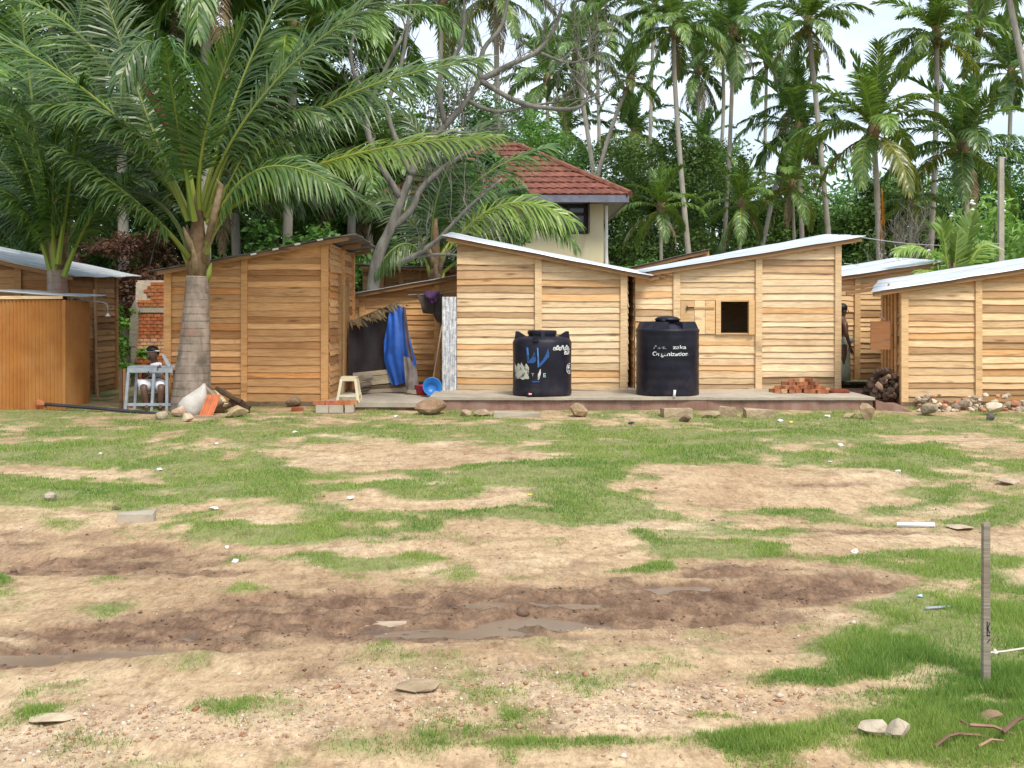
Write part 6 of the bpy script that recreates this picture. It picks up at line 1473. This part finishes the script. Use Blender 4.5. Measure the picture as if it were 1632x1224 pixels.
# standing person half hidden by the shed corner
Yq = 19.85; pq = Vector((ax(1341, Yq), Yq, PZ)); tq2 = thing('person', 'bare chested person in a pale green sarong standing half hidden by the windowed shed corner', 'person', pq)
s = Sk(); pel = s.p((0, 0, .78), (.13, .10)); s.chain(pel, [((0, 0, .92), (.13, .095)), ((.0, 0, 1.06), (.145, .10)), ((0, 0, 1.20), (.15, .10)), ((0, 0, 1.27), (.08, .07)), ((.015, 0, 1.33), .05), ((.03, 0, 1.41), (.078, .095)), ((.035, 0, 1.48), (.08, .10)), ((.02, 0, 1.54), .06)])
for k in (-1, 1):
    a = s.chain(3, [((.0, -.19 * k, 1.20), .055), ((.02, -.24 * k, .98), .042), ((.09, -.22 * k, .78), .03), ((.10, -.21 * k, .75), .024)]); s.hand(a, (.3, 0, -1), (1, 0, 0))
    s.chain(pel, [((0, -.09 * k, .70), .09), ((.0, -.09 * k, .40), .06), ((-.01, -.09 * k, .07), .04), ((.05, -.09 * k, .03), .038), ((.13, -.10 * k, .02), .028)])
skin_body('body', s.v, s.e, s.r, 'skin', tq2)
mb = MB(); mb.lathe([(.17, .08), (.175, .3), (.165, .6), (.16, .8), (.165, .9), (.15, .93), (.02, .935)], n=28); o = mb.build('sarong', M['sarong'], tq2, True); o.scale = (1.0, .85, 1)
mb = MB(); mb.lathe([(.02, .80), (.06, .83), (.07, .88), (.03, .92)], (.16, -.06, 0), 12); mb.build('sarong_knot', M['sarong'], tq2, True)
mb = MB(); mb.lathe([(.01, .10), (.06, .09), (.095, .04), (.10, -.01), (.085, -.06)], Vector((.015, 0, 1.485)), 18); mb.build('hair', M['hair'], tq2, True)
head_parts(tq2, Vector((.035, 0, 1.44)), (1, -.15, 0), .095)

# ------------------------------------------------------------------ stake, rope, driftwood, litter
g = G(1571, 1092); hs = 258 / FPX * g.y
ts = thing('wooden_stake', 'thin square wooden stake with a black scribble standing in the grass at right', 'stake', g)
b = MB(); b.add([(-.016, -.014, -.1), (.016, -.014, -.1), (.016, .014, -.1), (-.016, .014, -.1), (-.014, -.013, hs), (.014, -.013, hs + .006), (.014, .013, hs + .004), (-.014, .013, hs - .002)], [(3, 2, 1, 0), (4, 5, 6, 7), (0, 1, 5, 4), (1, 2, 6, 5), (2, 3, 7, 6), (3, 0, 4, 7)]); b.build('post', M['wood_grey'], ts).color = (.82, .80, .78, 1)
z0_ = (1092 - 1022) / FPX * g.y; vs, fs = strokes([[(.0, z0_ + .09), (.0, z0_ + .03), (.014, z0_ + .03)], [(.013, z0_ + .085), (.003, z0_ + .06), (.013, z0_ + .04)], [(.001, z0_), (.014, z0_ + .012)]], .005); b = MB(); b.add([(x * .85, -.0150, z) for x, z in vs], fs); b.build('black_scribble', M['p_black'], ts)
p = g + Vector((.02, 0, (1092 - 1040) / FPX * g.y)); b = MB(); b.tube([(0, 0, 0), (.06, .0, .005), (.35, -.05, .07), (.8, -.1, .22)], .0055, 5); b.lathe([(.005, -.016), (.014, 0), (.005, .016)], (.02, 0, 0), 7); tag(b.build('rope', M['rope'], loc=p), 'pale rope tied to the wooden stake and running out at the right', 'rope')
for i, (xa, ya, xb, yb, w, hgt, lb) in enumerate(((1490, 1190, 1535, 1168, 8, .02, 'short thick brown stick at the left end of the driftwood at lower right'), (1520, 1178, 1600, 1186, 7, .04, 'long brown stick lying flat in the driftwood at lower right'), (1545, 1172, 1620, 1172, 8, .06, 'grey brown stick across the back of the driftwood at lower right'),
                                                   (1598, 1180, 1642, 1140, 10, .05, 'dark branch rising to the right in the driftwood at lower right'), (1530, 1160, 1560, 1178, 5, .05, 'thin twig crossing the driftwood at lower right'), (1560, 1190, 1600, 1180, 6, .02, 'pale split stick at the front of the driftwood at lower right'))):
    a = G(xa, ya + 8); c = at(xb, yb, a.y + (.03 if i != 3 else .1)); a.z += hgt; b = MB(); m1 = (c - a) * .5 + Vector((0, 0, .015)); b.tube([(0, 0, 0), m1, c - a], [w / FPX * a.y * .40, w / FPX * a.y * .36, w / FPX * a.y * .16], 5); o = b.build('driftwood_stick', M['bark_stick'], loc=a); f = (.9, 1.1, 1.3, .7, .8, 1.7)[i]; o.color = (f, f, f, 1); tag(o, lb, 'stick')
b = MB(); a, c = G(1430, 840), G(1490, 841); a.z += .02; b.tube([(0, 0, 0), c - a + Vector((0, 0, .02))], .02, 8); tag(b.build('white_pipe', M['white_plastic'], loc=a), 'short white plastic pipe lying on the sand left of the wooden stake top', 'pipe')
b = MB(); a, c = G(1474, 974), G(1522, 966); a.z += .015; b.tube([(0, 0, 0), c - a], .008, 6); o = b.build('thin_pipe', M['grey_paint'], loc=a); tag(o, 'thin bluish pipe in the grass left of the wooden stake', 'pipe')
LIT = [(375, 896, 14, 'crumpled white plastic scrap on the bare sand right of the dark damp earth', (1, 1, 1.05)), (160, 724, 9, 'white scrap in the lush grass strip at left', (1, 1, 1)), (340, 813, 18, 'flat white scrap on the grass right of the masonry block', (1, .98, .92)), (1243, 672, 14, 'pale blue plastic bag in the grass before the brick heap', (.75, .9, 1.1)),
       (1260, 674, 8, 'small yellow scrap beside the pale blue bag', (1, .75, .1)), (1319, 665, 12, 'white scrap in the grass before the platform right of the blue bag', (1, 1, 1)), (1340, 711, 12, 'white scrap on the grass left of the far right grassy hump', (1, 1, 1)), (1322, 736, 8, 'white bluish scrap below the far right grassy hump', (.9, .95, 1.1)),
       (1466, 952, 12, 'light blue crumpled scrap left of the wooden stake', (.6, .85, 1.05)), (632, 665, 12, 'white scrap on the ground right of the low block stack', (1, 1, 1)), (254, 752, 12, 'white scrap on the thin grass at left', (1, .98, .95)), (1432, 752, 12, 'white scrap at the edge of the bare hollow', (1, .96, .9)), (470, 690, 10, 'white scrap on the grass strip below the brown shed', (1, 1, 1)),
       (345, 708, 8, 'small white scrap on the grass below the palm', (1, 1, 1)), (1362, 881, 16, 'flat white scrap on the rough sand far left of the stake', (1, .95, .88)), (362, 873, 10, 'small white scrap on the tongue of grass', (1, 1, 1)), (845, 788, 8, 'tiny yellow scrap on the grassy mound', (1, .8, .15)), (560, 795, 16, 'pale flat scrap on the grass before the mound', (1, .92, .8)), (1005, 676, 12, 'small dark scrap on the sand before the tall tank', (.06, .06, .08))]
for px, py, w, lb, cc in LIT:
    g = G(px, py); s_ = g.y / FPX; rr = random.Random(px); me = rock_mesh('plastic_scrap', w * s_ / 2, w * s_ / 2.4, w * s_ / 4.5, px, 'litter', 2, 1.1); o = link('plastic_scrap', me, loc=(g.x, g.y, g.z + w * s_ * .16), rotz=rr.uniform(0, 6)); o.color = (*cc, 1); tag(o, lb, 'litter')

# ------------------------------------------------------------------ pebbles, clods, grass
R2 = np.random.default_rng(5)
OCT = np.array([[1, 0, 0], [-1, 0, 0], [0, 1, 0], [0, -1, 0], [0, 0, 1], [0, 0, -1]], float)
OF = np.array([[0, 2, 4], [2, 1, 4], [1, 3, 4], [3, 0, 4], [2, 0, 5], [1, 2, 5], [3, 1, 5], [0, 3, 5]])
def scatter(n, vmin, vmax, umin=-250, umax=1880):
    u = R2.uniform(umin, umax, n); v_ = R2.uniform(vmin, vmax, n); y = FPX * CAM_H / (v_ - 495); x = (u - 816) / FPX * y; return x, y
def stones(name, x, y, size, tint, mat, label):
    z = height_fine(x, y) - size * .08; n = len(x); d = OCT[None] * (.65 + .6 * R2.random((n, 6)))[:, :, None] + R2.normal(0, .18, (n, 6, 3))
    ang = R2.uniform(0, 6.28, n); ca, sa = np.cos(ang)[:, None], np.sin(ang)[:, None]; s3 = size[:, None] * np.stack([np.ones(n), R2.uniform(.55, 1, n), R2.uniform(.35, .75, n)], 1)
    d = d * s3[:, None, :]; X = d[:, :, 0] * ca - d[:, :, 1] * sa + x[:, None]; Yv = d[:, :, 0] * sa + d[:, :, 1] * ca + y[:, None]; Z = d[:, :, 2] + z[:, None] + size[:, None] * .15
    V = np.stack([X, Yv, Z], 2).reshape(-1, 3); F = (OF[None] + (np.arange(n) * 6)[:, None, None]).reshape(-1, 3)
    return tag(link(name, np_mesh(name, V, F, M[mat], np.repeat(tint, 6)), None), label, kind='stuff')
x, y = scatter(60000, 690, 1300); gr, mu, we, gv = masks(x, y); keep = R2.random(len(x)) < (.75 * gv * (1 - gr * .8) + .05 * (1 - gr)) * (1 - .85 * mu)
x, y = x[keep], y[keep]; stones('pebbles', x, y, R2.lognormal(math.log(.0048), .5, len(x)) * (1 + .05 * y), R2.random(len(x)), 'pebble', 'small broken bricks, shells and pebbles scattered over the sand')
x, y = scatter(22000, 800, 1100); gr, mu, we, gv = masks(x, y); keep = R2.random(len(x)) < (.5 * mu + .02) * (1 - we) * (1 - gr)
x, y = x[keep], y[keep]; stones('mud_clods', x, y, R2.lognormal(math.log(.0048), .55, len(x)), np.zeros(len(x)), 'clod', 'dark clods of mud along the churned track')
n = 1150000
x, y = scatter(n, 652, 1330, -320, 1950); gr, mu, we, gv = masks(x, y)
dn = fbm(x * 2.2, y * 2.2, 123, 4); keep = (R2.random(n) < np.clip(gr * 1.1 - .06, 0, 1) ** 1.3 * (.12 + .88 * sstep(.32, .60, dn)) * (1 - we)) & ~((x > xp0 - .05) & (x < xp1 + .1) & (y > 16.9)) & ~((x < xb1) & (y > 16.7)) & ~((x > -5.9) & (x < -1.3) & (y > 17.0)) & (y < 17.5)
x, y, gr, dn = x[keep], y[keep], gr[keep], dn[keep]; n = len(x); z = height_fine(x, y)
u, v_ = uv_of(x, y); lush = np.clip(field([(1540, 1060, 260, 95, 1.2), (1400, 1180, 260, 45, .9), (110, 720, 130, 14, 1.2), (1420, 725, 110, 20, .8), (1100, 710, 180, 16, .6), (900, 660, 600, 8, .5)], u, v_), 0, 1.2)
hgt = (.010 + .013 * R2.random(n)) * (.5 + .9 * gr) * (1 + .55 * lush) * (.7 + .6 * dn) * (1 + .02 * y)
wd = np.maximum(.0022, .00042 * y) * (.7 + .6 * R2.random(n))
an = R2.uniform(0, 6.28, n); ln = hgt * R2.uniform(.2, .9, n); la = R2.uniform(0, 6.28, n)
cx_, sx_ = np.cos(an) * wd, np.sin(an) * wd
V = np.stack([np.stack([x - cx_, y - sx_, z - .004], 1), np.stack([x + cx_, y + sx_, z - .004], 1), np.stack([x + np.cos(la) * ln, y + np.sin(la) * ln, z + hgt], 1)], 1).reshape(-1, 3)
tn = np.clip(.60 + (fbm(x * 1.3, y * 1.3, 201, 3) - .5) * 1.3 + R2.normal(0, .26, n) + .06 * lush + (R2.random(n) < .06) * .6, 0, 1)
tag(link('grass', np_mesh('grass', V, np.arange(3 * n).reshape(-1, 3), M['grass'], np.repeat(tn, 3))), 'short green grass growing in worn patches over the yard', kind='stuff')
